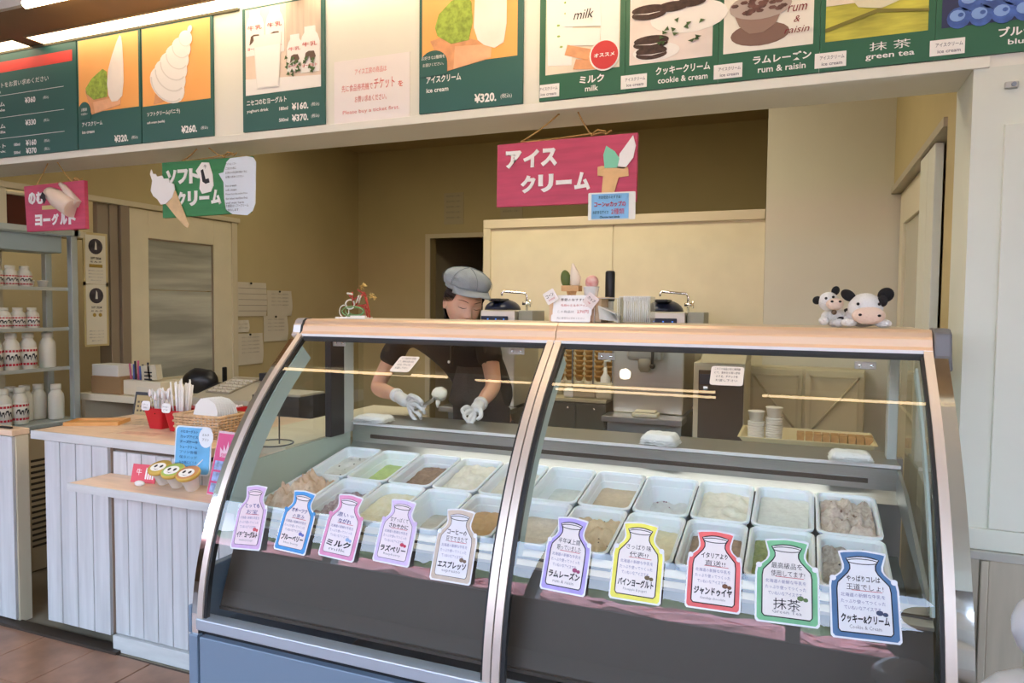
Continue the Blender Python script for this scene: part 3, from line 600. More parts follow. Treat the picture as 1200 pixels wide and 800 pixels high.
def pane(x0, x1, z0, z1, n=40):
    mb = MB(); v = []; f = []
    for i in range(n + 1):
        y, z = off(z0 + (z1 - z0) * i / n, 0.004); v += [(x0, y, z), (x1, y, z)]
    for i in range(n): f.append((2 * i, 2 * i + 1, 2 * i + 3, 2 * i + 2))
    return mb.add(v, f, True)
XA, XB, XM = -1.753, .327, -.737
SW = .022
dc = thing('display_case', 'curved glass ice cream showcase with an aluminium frame and two panes', 'showcase')
obj('glass_pane', pane(XA + SW, XM - .002 - SW, .476, 1.352), glass, dc)
obj('glass_pane', pane(XM + .002 + SW, XB - SW, .476, 1.352), glass, dc)
for a, b in ((XA, XA + SW), (XM - .002 - SW, XM - .002), (XM + .002, XM + .002 + SW), (XB - SW, XB)):
    obj('pane_frame', sheet(MB(), a, b, -.004, .014, .474, 1.36), alu, dc)
obj('mullion_gap', sheet(MB(), XM - .003, XM + .003, .004, .02, .474, 1.35), black, dc)
for a, b in ((XA + SW, XA + SW + .009), (XM - .01 - SW, XM - .002 - SW), (XM + .002 + SW, XM + .014 + SW), (XB - SW - .008, XB - SW)):
    obj('gasket', sheet(MB(), a, b, .003, .02, .476, 1.35), rubber, dc)
obj('chrome_trim', sheet(MB(), XA - .026, XA - .001, .002, .03, .42, 1.345), chrome, dc)
obj('chrome_trim', sheet(MB(), XB + .001, XB + .034, .002, .03, .30, 1.345), chrome, dc)
inner = mat('pale_edge_strip', (.42, .52, .50), .4)  # pale strips paint in the side glass edge and its reflection
obj('inner_edge_strip', sheet(MB(), XA + .03, XA + .036, .02, .085, .80, 1.33), inner, dc)
obj('inner_edge_strip', sheet(MB(), XB - .042, XB - .036, .02, .05, .80, 1.33), inner, dc)
obj('inner_edge_strip', sheet(MB(), XM + .028, XM + .036, .02, .06, .80, 1.33), inner, dc)
# top beam: profile in Y,Z
bp_ = [(2.196, 1.356), (2.194, 1.364), (2.202, 1.372), (2.208, 1.392), (2.214, 1.398), (2.220, 1.410), (2.232, 1.4175), (2.26, 1.4185), (2.26, 1.35), (2.205, 1.35)]
obj('top_beam', MB().prismx(bp_, XA + .012, XM - .001), beamalu, dc, bevel=.001)
obj('top_beam', MB().prismx(bp_, XM + .001, XB + .001), beamalu, dc, bevel=.001)
obj('beam_lip', MB().box(XA + .012, XB, 2.191, 2.197, 1.354, 1.363), mat('bright_lip', (.86, .87, .88), .3, .3), dc)
obj('beam_gasket', MB().box(XA + .03, XB - .02, 2.186, 2.215, 1.336, 1.354), rubber, dc)
bp2 = [(y - .003 if y < 2.25 else y, z + (.002 if z > 1.38 else -.004)) for y, z in bp_]
obj('end_cap', MB().prismx(bp2, XA - .030, XA + .008), mat('cap_aluminium', (.62, .60, .62), .3, .7), dc, bevel=.004)
obj('cap_ring', MB().prismx(bp2, XA + .006, XA + .014), rubber, dc)
obj('end_cap', MB().prismx([(2.19, 1.35), (2.2, 1.41), (2.225, 1.422), (2.30, 1.422), (2.30, 1.31), (2.17, 1.31)], XB + .003, XB + .045), mat('cap_grey', (.16, .16, .17), .45, .2), dc, bevel=.006)
obj('top_shelf', MB().box(XA, XB, 2.255, 2.62, 1.395, 1.417), mat('top_board', (.62, .52, .40), .45), dc, bevel=.002)
for px, py in ((398, 402), (606, 411.5), (711, 417.5), (1014, 428)):
    p = P(px, py, Y=2.25); 
    hb = box('hinge_bracket', steel, dc, p.x - .028, p.x + .028, 2.245, 2.25, p.z - .011, p.z + .011, bevel=.002)
    for s_ in (-.015, .015): obj('screw', MB().ball((p.x + s_, 2.243, p.z), (.0055, .003, .0055), 10, 6), chrome, hb)
obj('fill_housing', MB().box(XA + .06, XB - .06, 2.30, 2.36, 1.387, 1.395), mat('housing_white', (.7, .7, .68), .4), dc)  # mount for the added tub fill light
# base
obj('bottom_rail', MB().box(XA, XB, 1.690, 1.74, .440, .476), mat('rail_aluminium', (.50, .56, .64), .35, .5), dc, bevel=.003)
obj('shadow_gap', MB().box(XA, XB, 1.715, 1.74, .415, .440), black, dc)
obj('base_panel', MB().box(XA + .012, XB - .01, 1.693, 1.73, .06, .418), bluegrey, dc, bevel=.003)
obj('side_panel', MB().box(XA - .034, XA + .003, 1.693, 2.7, .02, .42).box(XA - .034, XA - .005, 1.74, 2.7, .42, .62), bluegrey, dc, bevel=.004)
obj('side_panel', MB().box(XB, XB + .034, 1.693, 2.7, .02, .42), bluegrey, dc, bevel=.004)
obj('side_corner', MB().box(XA - .042, XA - .028, 1.70, 1.76, .42, .51), bluegrey, dc, bevel=.004)
obj('kick_board', MB().box(XA + .02, XB - .02, 1.78, 1.80, .0, .06), black, dc)
# inside: well, ledge, liner
well = mat('well_steel', (.30, .32, .30), .35, .6)
obj('well_liner', MB().prismx([(1.86, .765), (1.872, .765), (1.80, .49), (1.765, .49), (1.765, .50)], XA + .03, XB - .03).box(XA + .03, XB - .03, 1.76, 2.5, .485, .495), darkin, dc)
obj('front_lip', MB().prismx([(1.835, .752), (1.90, .776), (1.90, .768), (1.835, .744)], XA + .03, XB - .03), steel, dc)
obj('rear_face', MB().prismx([(2.47, .87), (2.505, .905), (2.505, .985), (2.51, .985), (2.51, .87)], XA + .03, XB - .03), steel, dc)
obj('rear_slot', MB().box(XA + .12, XB - .12, 2.498, 2.507, .925, .940), darkin, dc)
obj('rear_ledge', MB().box(XA + .03, XB - .03, 2.50, 2.74, .972, .987), dsteel, dc, bevel=.003)
obj('ledge_lip_highlight', MB().box(XA + .03, XB - .03, 2.494, 2.500, .978, .988), mat('bright_lip', (.86, .87, .88)), dc)  # white-ish lip colour paints the highlight along the ledge edge
obj('rear_wall', MB().box(XA, XB, 2.70, 2.74, .02, .972), dsteel, dc)
side_w = mat('pale_green_wall', (.42, .50, .42), .4)
obj('well_side', MB().prismx([(1.86, .775), (2.5, .885), (2.5, .95), (1.9, .935)], XA + .012, XA + .022), side_w, dc)
obj('well_side', MB().prismx([(1.86, .775), (2.5, .885), (2.5, .975), (2.3, .94), (1.9, .80)], XB - .04, XB - .03), well, dc)
obj('well_deck', MB().prismx([(1.86, .60), (2.5, .70), (2.5, .69), (1.86, .59)], XA + .03, XB - .03), mat('deck_dark', (.10, .11, .10), .5, .3), dc)  # dark steel deck under the tubs
obj('side_glass', MB().add([(XA + .006, *off(.95 + .39 * i / 12, .02)) for i in range(13)] + [(XA + .006, 2.62, 1.39), (XA + .006, 2.62, .95)], [tuple(range(15))]), glass, dc)
obj('side_glass', MB().add([(XB - .006, *off(.60 + .74 * i / 12, .02)) for i in range(13)] + [(XB - .006, 2.62, 1.39), (XB - .006, 2.62, .60)], [tuple(range(15))]), glass, dc)
obj('rear_post', MB().box(XA + .02, XA + .05, 2.33, 2.42, .95, 1.395), black, dc, bevel=.004)
obj('rear_post', MB().box(XA + .02, XA + .04, 2.43, 2.50, .95, 1.395), mat('post_grey', (.45, .48, .46), .35), dc, bevel=.004)
obj('rear_post', MB().box(XB - .06, XB - .03, 2.60, 2.66, .985, 1.395), mat('post_grey'  , (.45, .48, .46)), dc, bevel=.004)
# ---- 22 ice cream tubs
TW, TL, TILT = .177, .285, R(10.5)
pan_m = mat('tub_plastic', (.84, .89, .92), .3, sss=.15)
pm = MB()
def rloop(w, l, r, z, n=4): return [(x, y, z) for x, y in rrect(-w / 2, w / 2, -l / 2, l / 2, r, n)]
pm.loft([rloop(.13, .235, .02, -.12), rloop(.155, .262, .022, -.012), rloop(.155, .262, .022, -.006), rloop(.171, .278, .024, -.006), rloop(.173, .280, .025, 0), rloop(.165, .272, .022, .003),
         rloop(.157, .264, .022, .002), rloop(.149, .256, .02, -.006), rloop(.147, .254, .02, -.03), rloop(.143, .250, .02, -.032), rloop(.124, .228, .018, -.114)], cap0=True, cap1=True, smooth=False)
pan0 = None
def ic(level, amp, seed, mound=0, sc=28, n=24, slope=0, dig=0):
    v = []; f = []; m = 18
    for j in range(n + 1):
        for i in range(m + 1):
            u = i / m * 2 - 1; w = j / n * 2 - 1
            k = .124 + (.143 - .124) * min(1, max(0, (level + .114) / .08)); l_ = .228 + (.25 - .228) * min(1, max(0, (level + .114) / .08))
            x = u * k / 2; y = w * l_ / 2
            h = noise.fractal(Vector((x * sc + seed * 7.3, y * sc * .8, seed)), .9, 2.2, 4) * amp
            h += mound * (1 - min(1, u * u)) * (1 - min(1, w * w)) + slope * w + dig * math.exp(-((u - .2) ** 2 + (w + .1) ** 2) * 5)
            edge = max(abs(u), abs(w)); h = h * (1 - max(0, edge - .85) * 3)
            v.append((x, y, min(level + h, .05)))
    for j in range(n):
        for i in range(m): a = j * (m + 1) + i; f.append((a, a + 1, a + m + 2, a + m + 1))
    return MB().add(v, f, True)
def icm(name, c, c2=None, sc=60): return mat('ice_' + name, c, .6, col2=c2, var=.06, vscale=sc, bump=.25, bscale=90, sss=.1)
K = dict
REAR = [('white ice cream dotted with black cookie bits', icm('dotted', (.78, .78, .74)), K(level=-.035, amp=.01, seed=1), 'bits'),
        ('smooth light green ice cream', icm('green', (.45, .58, .22)), K(level=-.055, amp=.006, seed=2), 0),
        ('brown chocolate ice cream', icm('brown', (.24, .15, .10), (.34, .23, .16)), K(level=-.045, amp=.012, seed=3), 0),
        ('full creamy white ice cream', icm('cream', (.80, .77, .66)), K(level=-.02, amp=.018, seed=4), 0),
        ('pale ice cream with a few green nuts', icm('pale', (.74, .72, .64)), K(level=-.035, amp=.012, seed=5), 'nuts'),
        ('nearly empty smooth grey-white bottom', icm('empty', (.60, .64, .60)), K(level=-.075, amp=.002, seed=6), 0),
        ('smooth tan ice cream low in the tub', icm('tan', (.58, .47, .33)), K(level=-.055, amp=.004, seed=7), 0),
        ('a low layer of white ice cream with purple bits', icm('low', (.72, .72, .70)), K(level=-.075, amp=.018, seed=8, slope=-.012), 'purple'),
        ('heaped ivory white ice cream', icm('ivory', (.80, .78, .66)), K(level=-.03, amp=.014, seed=9, mound=.01), 0),
        ('flat white ice cream with a grained surface', icm('flat', (.74, .76, .70)), K(level=-.03, amp=.004, seed=10), 0),
        ('crumbly pinkish brown ice cream', icm('crumb', (.50, .40, .34), (.70, .62, .54), 90), K(level=-.018, amp=.032, seed=11, sc=40, mound=.01), 'crumbs')]
FRONT = [('heap of torn tan caramel ice cream above the rim', icm('caramel', (.62, .43, .30), (.74, .57, .43)), K(level=-.012, amp=.05, seed=12, sc=34, mound=.035), 0),
         ('lumpy purple berry ice cream', icm('purple', (.30, .20, .24), (.55, .48, .48)), K(level=-.045, amp=.028, seed=13, sc=36), 0),
         ('pale yellow ice cream', icm('yellow', (.74, .70, .48), (.80, .77, .62)), K(level=-.03, amp=.012, seed=14), 0),
         ('almost used-up peach ice cream', icm('peach', (.60, .57, .50)), K(level=-.085, amp=.003, seed=15), 0),
         ('scooped orange-brown ice cream', icm('orange', (.56, .36, .17)), K(level=-.05, amp=.02, seed=16, mound=.015), 0),
         ('thin cream-coloured layer', icm('thin', (.66, .60, .50)), K(level=-.05, amp=.004, seed=17), 0),
         ('caramel ice cream with chocolate flecks', icm('fleck', (.66, .52, .34)), K(level=-.035, amp=.028, seed=18, mound=.012, slope=.01), 'choc'),
         ('pale lemon ice cream', icm('lemon', (.74, .68, .46)), K(level=-.045, amp=.008, seed=19), 0),
         ('hollowed brown gianduja ice cream', icm('gianduja', (.28, .19, .12), (.40, .28, .19)), K(level=-.05, amp=.018, seed=20, dig=-.03, slope=.015), 0),
         ('hollowed matcha green ice cream', icm('matcha', (.22, .28, .08), (.38, .42, .18)), K(level=-.04, amp=.018, seed=21, dig=-.03, slope=.012), 0),
         ('lumpy grey cookie ice cream', icm('grey', (.32, .28, .25), (.60, .56, .50), 80), K(level=-.03, amp=.03, seed=22, sc=36), 'bits')]
bitm = K(bits=mat('bit_black', (.03, .025, .02), .6), nuts=mat('bit_green', (.25, .32, .10), .6), purple=mat('bit_purple', (.30, .16, .20), .6), crumbs=mat('bit_brown', (.30, .18, .13), .6), choc=mat('bit_choc', (.08, .04, .025), .5))
for row, lst in enumerate((REAR, FRONT)):
    for k, (d, m, prm, bits) in enumerate(lst):
        x = .229 - TW * (11 - k) + TW / 2; s_ = TL * (row + .5)
        y = 2.46 - s_ * math.cos(TILT); z = .892 - s_ * math.sin(TILT)
        t = thing('ice_cream_tub', 'white tub of %s, %s row' % (d, 'rear' if row == 0 else 'front'), 'tub', (x, y, z), rot=(TILT, 0, R(random.uniform(-.5, .5))), group='ice cream tubs in the showcase')
        if pan0 is None: pan0 = obj('pan', pm, pan_m, t).data
        else: link('pan', pan0, None, t)
        sf = ic(**prm); io = obj('ice_cream', sf, m, t, recalc=False)
        if bits:
            bm_ = MB()
            for q in range(26 if bits != 'nuts' else 10):
                vx, vy, vz = random.choice(sf.v); r_ = random.uniform(.0018, .0042)
                if abs(vx) < .062 and abs(vy) < .11: bm_.ball((vx, vy, vz), (r_, r_ * 1.2, r_ * .7), 6, 4)
            o = obj('topping', bm_, bitm[bits], io); o['kind'] = 'stuff'
# ---- towels on the ledge
def towel(px, py, w, d, h, label, seed):
    p = P(px, py, Z=.987); mb = MB(); n = 14
    for L_ in range(3):
        v = []; f = []
        for j in range(n + 1):
            for i in range(n + 1):
                u = i / n * 2 - 1; q = j / n * 2 - 1; e = max(abs(u), abs(q))
                zz = h * (L_ + 1) / 3 * (1 - max(0, e - .8) * 2.2) + .006 * noise.noise(Vector((u * 3 + seed, q * 3, L_)))
                v.append((u * w / 2 * (1 - .04 * L_) + .004 * noise.noise(Vector((q * 4, L_, seed))), q * d / 2, max(.001, zz)))
        for j in range(n):
            for i in range(n): a = j * (n + 1) + i; f.append((a, a + 1, a + n + 2, a + n + 1))
        mb.add(v, f, True)
    o = obj('folded_cloth', mb, mat('towel_cloth', (.78, .79, .77), .9, bump=.3, bscale=200), None, recalc=False); o.location = (p.x, p.y + d * .3, .988); o.rotation_euler = (0, 0, R(seed * 7 % 12 - 6)); tag(o, label, 'cloth')
towel(433, 496, .15, .10, .03, 'folded white cloth on the steel ledge at the left of the clerk', 1)
towel(772, 524, .13, .10, .045, 'crumpled white cloth on the steel ledge in the middle', 2)
towel(997, 543, .13, .09, .034, 'folded white cloth on the steel ledge at the right, below the wafers', 3)
# ---- jar-shaped hand-written cards on the glass
def jar_pts(g):   # outline grown by g, width 1, height 1.52, origin at centre bottom
    a = [(-.40, 0), (.40, 0), (.44, .05), (.44, .80), (.42, .92), (.25, 1.12), (.21, 1.2), (.21, 1.28), (.27, 1.40)]
    a += [(.27 - .54 * i / 8, 1.40 + .05 * math.sin(PI * i / 8)) for i in range(1, 8)]
    a += [(-.27, 1.40), (-.21, 1.28), (-.21, 1.2), (-.25, 1.12), (-.42, .92), (-.44, .80), (-.44, .05)]
    if not g: return a
    cx, cz = 0, .72; o = []
    for x, z in a:
        if abs(x) < .30 and z > 1.1: o.append((x + math.copysign(g, x) if abs(x) > .15 else x * 1.15, z + (g if z > 1.35 else -.0)))
        else: o.append((x + math.copysign(g, x), z - g if z < .3 else z + g * .4))
    return o
def hit(px, py):
    r = (MW @ Vector((px - 600, py - 400, FOC))).normalized(); t = 1.2
    while t < 4:
        p = r * t
        if p.y >= gy(p.z + EYE) and p.z + EYE < 1.37: return Vector((p.x, p.y, p.z + EYE))
        t += .0008
lamc = mat('card_lamination', (.72, .74, .78), .25)
cards = [('イチゴヨーグルト', 'strawberry & yogurt', ('とっても', 'お宝'), (.62, .42, .66), (.80, .66, .70), 296, 606, 45, 76, 'lilac jar-shaped flavour card, leftmost on the glass', -4),
         ('ブルーベリー', 'blue berry', ('オホーツク', 'の恵み'), (.06, .30, .66), (.80, .72, .72), 350, 611, 46, 73, 'bright blue jar-shaped flavour card on the left pane', 3),
         ('ミルク', 'milk', ('濃いっ', 'ながれ'), (.70, .28, .48), (.80, .74, .78), 404, 617, 50, 76, 'magenta jar-shaped milk flavour card on the left pane', 3),
         ('ラズベリー', 'Raspberry', ('甘ずっぱくて', 'さわやかに'), (.62, .50, .76), (.80, .72, .76), 467, 623, 50, 76, 'lilac jar-shaped raspberry card, fourth on the left pane', 2),
         ('エスプレッソ', 'espresso', ('コーヒーの', '豆でできたて'), (.56, .47, .38), (.76, .76, .80), 535, 639, 54, 86, 'brown paper jar-shaped espresso card beside the mullion', 0),
         ('ラムレーズン', 'rum & raisin', ('半年以上間', '眠っていました'), (.42, .36, .74), (.80, .76, .76), 666, 650, 56, 88, 'purple jar-shaped rum raisin card, first on the right pane', 2),
         ('パインヨーグルト', 'Pineapple & yogurt', ('さっぱり味', '代表!?'), (.82, .78, .12), (.82, .78, .76), 748, 658, 62, 92, 'yellow jar-shaped flavour card on the right pane', 0),
         ('ジャンドゥイヤ', 'Gianduja chocolate', ('イタリアより', '直送!!'), (.78, .14, .14), (.82, .78, .78), 837, 668, 64, 92, 'red jar-shaped flavour card on the right pane', -1),
         ('抹茶', 'Green Tea', ('最高級品を', '使用してます!'), (.18, .50, .26), (.80, .78, .76), 922, 681, 72, 98, 'green jar-shaped matcha card on the right pane', -2),
         ('クッキー&クリーム', 'Cookie & Cream', ('やっぱりコレは', '王道でしょ!'), (.07, .17, .34), (.76, .78, .82), 1012, 697, 76, 103, 'navy and blue jar-shaped cookie card, rightmost on the glass', -3)]
JW = []
for k, (jp, en, top, bc_, ic_, px, py, wpx, hpx, label, tl) in enumerate(cards):
    p = hit(px, py); g = gd(p.z); a = math.atan(g); dep = p.x * -.3738 * 1 + p.y * .9263
    w_ = wpx / FOC * dep / .93 * .81; sc = w_
    hh = hpx / FOC * dep / max(.6, math.cos(a)) * .87; sz = hh / 1.62
    n = Vector((0, -1, g)).normalized()
    t = thing('flavour_card', label, 'card', p + n * .006, rot=(-a, R(tl), 0), group='jar-shaped flavour cards on the glass')
    q = lambda pts: [(x * sc, (z - .72) * sz) for x, z in pts]
    obj('card_back', MB().prism(q(jar_pts(.13)), -.0012, 0), lamc, t)
    bm2 = mat('card_border_%d' % k, bc_, .55, var=.10, vscale=25)
    obj('border', MB().prism(q(jar_pts(.095)), -.0022, -.001), bm2, t)
    for s_ in (-1, 1): obj('handle_print', MB().prism([(s_ * .50 * sc + .055 * sc * math.cos(i * PI / 6), (.28 + .055 * math.sin(i * PI / 6)) * sz) for i in range(12)], -.003, -.001), bm2 if k in (2, 3, 1) else lamc, t)
    im = mat('card_face_%d' % k, ic_, .6, var=.03, vscale=15)
    obj('face', MB().prism(q(jar_pts(0)), -.0032, -.002), im, t)
    # neck ellipse and outline
    out = q(jar_pts(0)); nn = len(out)
    obj('outline', MB().tube([(x, -.0034, z) for x, z in out + out[:1]], .0006 + .0006 * (k >= 5), 4, False).tube([(.25 * sc * math.cos(i * PI / 8), -.0034, (.63 + .05 * math.sin(i * PI / 8)) * sz) for i in range(17)], .0009, 4, False), ink, t)
    fy = -.0042
    ik = mat('marker_navy', (.05, .05, .22), .7) if k in (1, 2, 0) else ink
    lett(t, top[0], 0, .30 * sz, .12 * sz, ik, w=.55 * sc, y=fy, off=.02, res=1); lett(t, top[1], .02 * sc, .14 * sz, .12 * sz, ik, w=(.42 if len(top[1]) < 5 else .60) * sc, y=fy, off=.02, res=1)
    obj('underline', MB().tube([(-.2 * sc, fy, .075 * sz), (.3 * sc, fy, .07 * sz)], .0006, 4, False), redink, t)
    for j, s_ in enumerate(('北海道の新鮮な牛乳を', 'たっぷり使ってつくった', 'ていねいなアイスです。')):
        lett(t, s_, -.02 * sc, (-.02 - .12 * j) * sz, .075 * sz, mat('pencil_blue', (.16, .17, .34), .8), w=(.72 - .1 * (j == 2)) * sc, y=fy, off=0, res=1)
    lett(t, jp, 0, -.46 * sz, (.17 if len(jp) > 2 else .22) * sz, ink, w=(.78 if len(jp) > 2 else .48) * sc, y=fy, off=.035 if len(jp) > 2 else 0, res=1)
    lett(t, en, 0, -.61 * sz, .07 * sz, greyink, w=.52 * sc, y=fy, off=0, res=1)
    dcol = K(enumerate([(.60, .10, .12), (.15, .18, .50), (.3, .45, .7), (.55, .05, .10), (.2, .14, .1), (.35, .08, .18), (.16, .12, .06), (.18, .09, .05), (.12, .2, .08), (.05, .07, .14)])) if 0 else [(.60, .10, .12), (.15, .18, .50), (.3, .45, .7), (.55, .05, .10), (.2, .14, .1), (.35, .08, .18), (.16, .12, .06), (.18, .09, .05), (.12, .2, .08), (.05, .07, .14)][k]
    obj('doodle', MB().prism([(.24 * sc + .06 * sc * math.cos(i * PI / 5), (-.315 + .05 * math.sin(i * PI / 5)) * sz) for i in range(10)], fy, fy + .0008).prism([(.33 * sc + .045 * sc * math.cos(i * PI / 5), (-.335 + .04 * math.sin(i * PI / 5)) * sz) for i in range(10)], fy, fy + .0008), mat('doodle_%d' % k, dcol, .7), t)
for px, py, w_, h_, sh_, label in ((475, 428, .075, .055, .018, 'slanted cream note card high on the left pane before the clerk'), (852, 442, .090, .055, 0, 'rounded cream note card high on the right pane')):
    p = hit(px, py); g = gd(p.z); a = math.atan(g); n = Vector((0, -1, g)).normalized()
    t = thing('note_card', label, 'card', p + n * .006, rot=(-a, 0, 0)); h2 = h_ * 1.25
    shp = lambda pts: [(x + z / h2 * sh_, z) for x, z in pts]
    obj('card', MB().prism(shp(rrect(-w_ / 2, w_ / 2, -h2 / 2, h2 / 2, .008)), -.001, .001), mat('note_cream', (.80, .74, .66), .5), t)
    for j, s_ in enumerate(('こちらの商品は先に券売機', 'にて、食券をお買い求め', 'のうえ、チケットを', 'お渡し下さい')):
        lett(t, s_, (.020 - j * .012) / h2 * sh_, .024 - j * .014, .009, ink, w=w_ * (.78 - .12 * (j > 1)), y=-.002, off=.01, res=1)
# ================================================================ service counter at the left
ct = thing('service_counter', 'whitewashed plank counter with pale wood tops left of the showcase', 'counter')
obj('counter_top', MB().box(-3.16, -2.802, 2.14, 2.92, .868, .903), oak, ct, bevel=.002)
obj('counter_top', MB().box(-2.797, -2.135, 2.14, 2.92, .868, .903), oak, ct, bevel=.002)
obj('top_edge', MB().box(-3.163, -2.135, 2.132, 2.14, .866, .903), slabw, ct, bevel=.001)
obj('carcass', MB().box(-3.09, -2.135, 2.17, 2.90, .05, .865), mat('carcass_dark', (.14, .11, .08), .7), ct)  # dark brown body behind the planks
pm0 = None
for i in range(4):
    o = box('plank', plank, ct, -3.085 + .0985 * i, -2.992 + .0985 * i, 2.14, 2.156, .055, .862, bevel=.002)
box('back_board', plankb, ct, -3.083, -2.693, 2.154, 2.165, .06, .86)
for i in range(8):
    o = box('plank', plank, ct, -2.664 + .0815 * i, -2.587 + .0815 * i, 2.14, 2.156, .072, .85, bevel=.002)
box('back_board', plankb, ct, -2.662, -2.015, 2.154, 2.165, .07, .85)
box('skirting', slabw, ct, -2.666, -2.0, 2.125, 2.155, .0, .068, bevel=.003)
box('shelf_top', oak, ct, -2.68, -1.90, 1.955, 2.139, .733, .757, bevel=.003); box('shelf_edge', slabw, ct, -2.683, -1.90, 1.947, 1.955, .725, .757, bevel=.002)
# side counter seen through the showcase end glass
sc_ = thing('side_counter', 'cream side counter seen through the left end of the showcase', 'counter', (-2.12, 2.17, 0))
box('body', cream, sc_, 0, .33, 0, 1.1, 0, .90); box('top', mat('cream_top', (.76, .70, .54), .4), sc_, -.01, .325, -.0, 1.12, .90, .935, bevel=.003)
rg = thing('ring_stand', 'thin black wire ring stand on the cream side counter', 'stand', (*P(320, 520, Z=.937).xy, .9365))
obj('ring', MB().tube([(.075 * math.cos(i * PI / 12), .075 * math.sin(i * PI / 12), .004) for i in range(25)], .0028, 6), black, rg)
obj('rod', MB().tube([(.03, .0, .004), (.03, 0, .23)], .0028, 6), black, rg)
# swing gate at far left
gt = thing('swing_gate', 'whitewashed plank half gate with a cream end at the far left', 'gate', (-3.29, 2.135, 0))
for i in range(4): box('plank', plank, gt, -.102 - .1 * i, -.004 - .1 * i, 0, .014, .02, .862, bevel=.002)
box('gate_body', cream, gt, -.50, 0, .015, .075, .0, .865, bevel=.003); box('top_rail', oak, gt, -.52, .004, -.004, .078, .866, .893, bevel=.003)
gl_ = obj('clip', MB().box(-3.40, -3.33, 2.15, 2.165, .894, .902), black); tag(gl_, 'small black clip lying on top of the plank gate', 'clip')
# machine with louvres under the fridge
FS = 1.2
fr = thing('drinks_fridge', 'tall glass-sided drinks fridge full of white bottles at far left', 'fridge', (-3.84, 2.88, EYE * (1 - FS))); fr.scale = (FS, FS, FS)
fb = mat('fridge_beige', (.44, .36, .24), .55); fa = mat('fridge_aluminium', (.46, .52, .52), .35, .5)
box('base', fb, fr, -.215, 0, -.60, 0, .25, .88, bevel=.004)
lv = MB()
for i in range(16):
    z = .36 + i * .026
    for y0, y1 in ((-.245, -.115), (-.085, -.03)): lv.box(.0, .003, y0, y1, z, z + .010)
obj('louvre', lv, mat('louvre_dark', (.04, .03, .02), .7), fr)['kind'] = 'stuff'
box('dark_band', black, fr, -.215, .001, -.60, .001, .882, .897)
box('deck', fa, fr, -.215, .01, -.76, .01, .899, .918, bevel=.003)
for x, y in ((-.02, -.02), (-.20, -.02), (-.02, -.75), (-.20, -.75)): box('post', fa, fr, x - .012, x + .02, y - .01, y + .022, .918, 1.81, bevel=.003)
obj('top_frame', MB().box(-.215, .01, -.77, -.74, 1.785, 1.81).box(-.215, .01, -.02, .01, 1.785, 1.81).box(-.215, -.19, -.75, 0, 1.785, 1.81).box(-.015, .01, -.75, 0, 1.785, 1.81), fa, fr)
box('top_panel', mat('fridge_panel', (.34, .42, .44), .4), fr, -.18, -.02, -.66, -.06, 1.70, 1.78, bevel=.006)
box('shelf_rack', fa, fr, -.20, -.17, -.40, -.36, .92, 1.73)
hm = MB()
for i in range(22): hm.box(-.1695, -.168, -.387, -.373, .96 + i * .034, .978 + i * .034)
obj('rack_holes', hm, black, fr)['kind'] = 'stuff'
obj('glass_side', MB().add([(0, -.74, .92), (0, -.03, .92), (0, -.03, 1.79), (0, -.74, 1.79)], [(0, 1, 2, 3)]), glasst, fr)
obj('glass_side', MB().add([(-.20, -.005, .92), (-.03, -.005, .92), (-.03, -.005, 1.79), (-.20, -.005, 1.79)], [(0, 1, 2, 3)]), glasst, fr)
SZ = (.918, 1.165, 1.350, 1.537)
wire = mat('shelf_wire', (.55, .58, .56), .35, .5)
for z in SZ[1:]: obj('shelf', MB().box(-.20, -.03, -.72, -.03, z - .008, z).box(-.035, -.025, -.72, -.03, z - .012, z + .004), wire, fr)
def bottle(name, label, r, h, lbl=True, cap=None, group=None):
    t = thing(name, label, 'bottle', group=group)
    obj('body', MB().lathe([(r * .9, 0), (r, .004), (r, h * .62), (r * .93, h * .72), (r * .62, h * .82), (r * .60, h * .86)], n=16), mat('milky_bottle', (.74, .70, .60), .35, sss=.1), t)
    obj('cap', MB().lathe([(r * .66, h * .85), (r * .68, h * .87), (r * .66, h), (r * .5, h * 1.005), (0, h * 1.005)], n=16), cap or mat('cream_cap', (.70, .66, .55), .4), t)
    if lbl:
        lb = obj('label', MB().lathe([(r * 1.01, h * .10), (r * 1.01, h * .60)], n=16), mat('bottle_label', (.78, .74, .66), .5), t)
        rb = MB(); bm_ = MB()
        for a in range(-1, 7):
            th = R(-80 + a * 22); u = Vector((math.cos(th), math.sin(th), 0)); v = Vector((-u.y, u.x, 0))
            for z in (.52, .15):
                c = u * r * 1.03 + Vector((0, 0, h * z)); rb.add([c - v * r * .15 - Vector((0, 0, h * .03)), c + v * r * .15 - Vector((0, 0, h * .03)), c + v * r * .15 + Vector((0, 0, h * .03)), c - v * r * .15 + Vector((0, 0, h * .03))], [(0, 1, 2, 3)])
        for th, dz, w_ in ((-50, .36, .5), (-25, .33, .35), (0, .37, .45), (25, .32, .4)):
            u = Vector((math.cos(R(th)), math.sin(R(th)), 0)); v = Vector((-u.y, u.x, 0)); c = u * r * 1.045 + Vector((0, 0, h * dz))
            bm_.add([c + v * r * w_ * p + Vector((0, 0, h * q)) for p, q in ((-.5, -.02), (-.2, .06), (.4, .07), (.6, -.05), (.4, -.10), (.25, 0), (-.1, .02), (-.3, -.08))], [tuple(range(8))])
        obj('red_print', rb, redink, lb, recalc=False); obj('cow_print', bm_, ink, lb, recalc=False)
    return t
ZT = 0
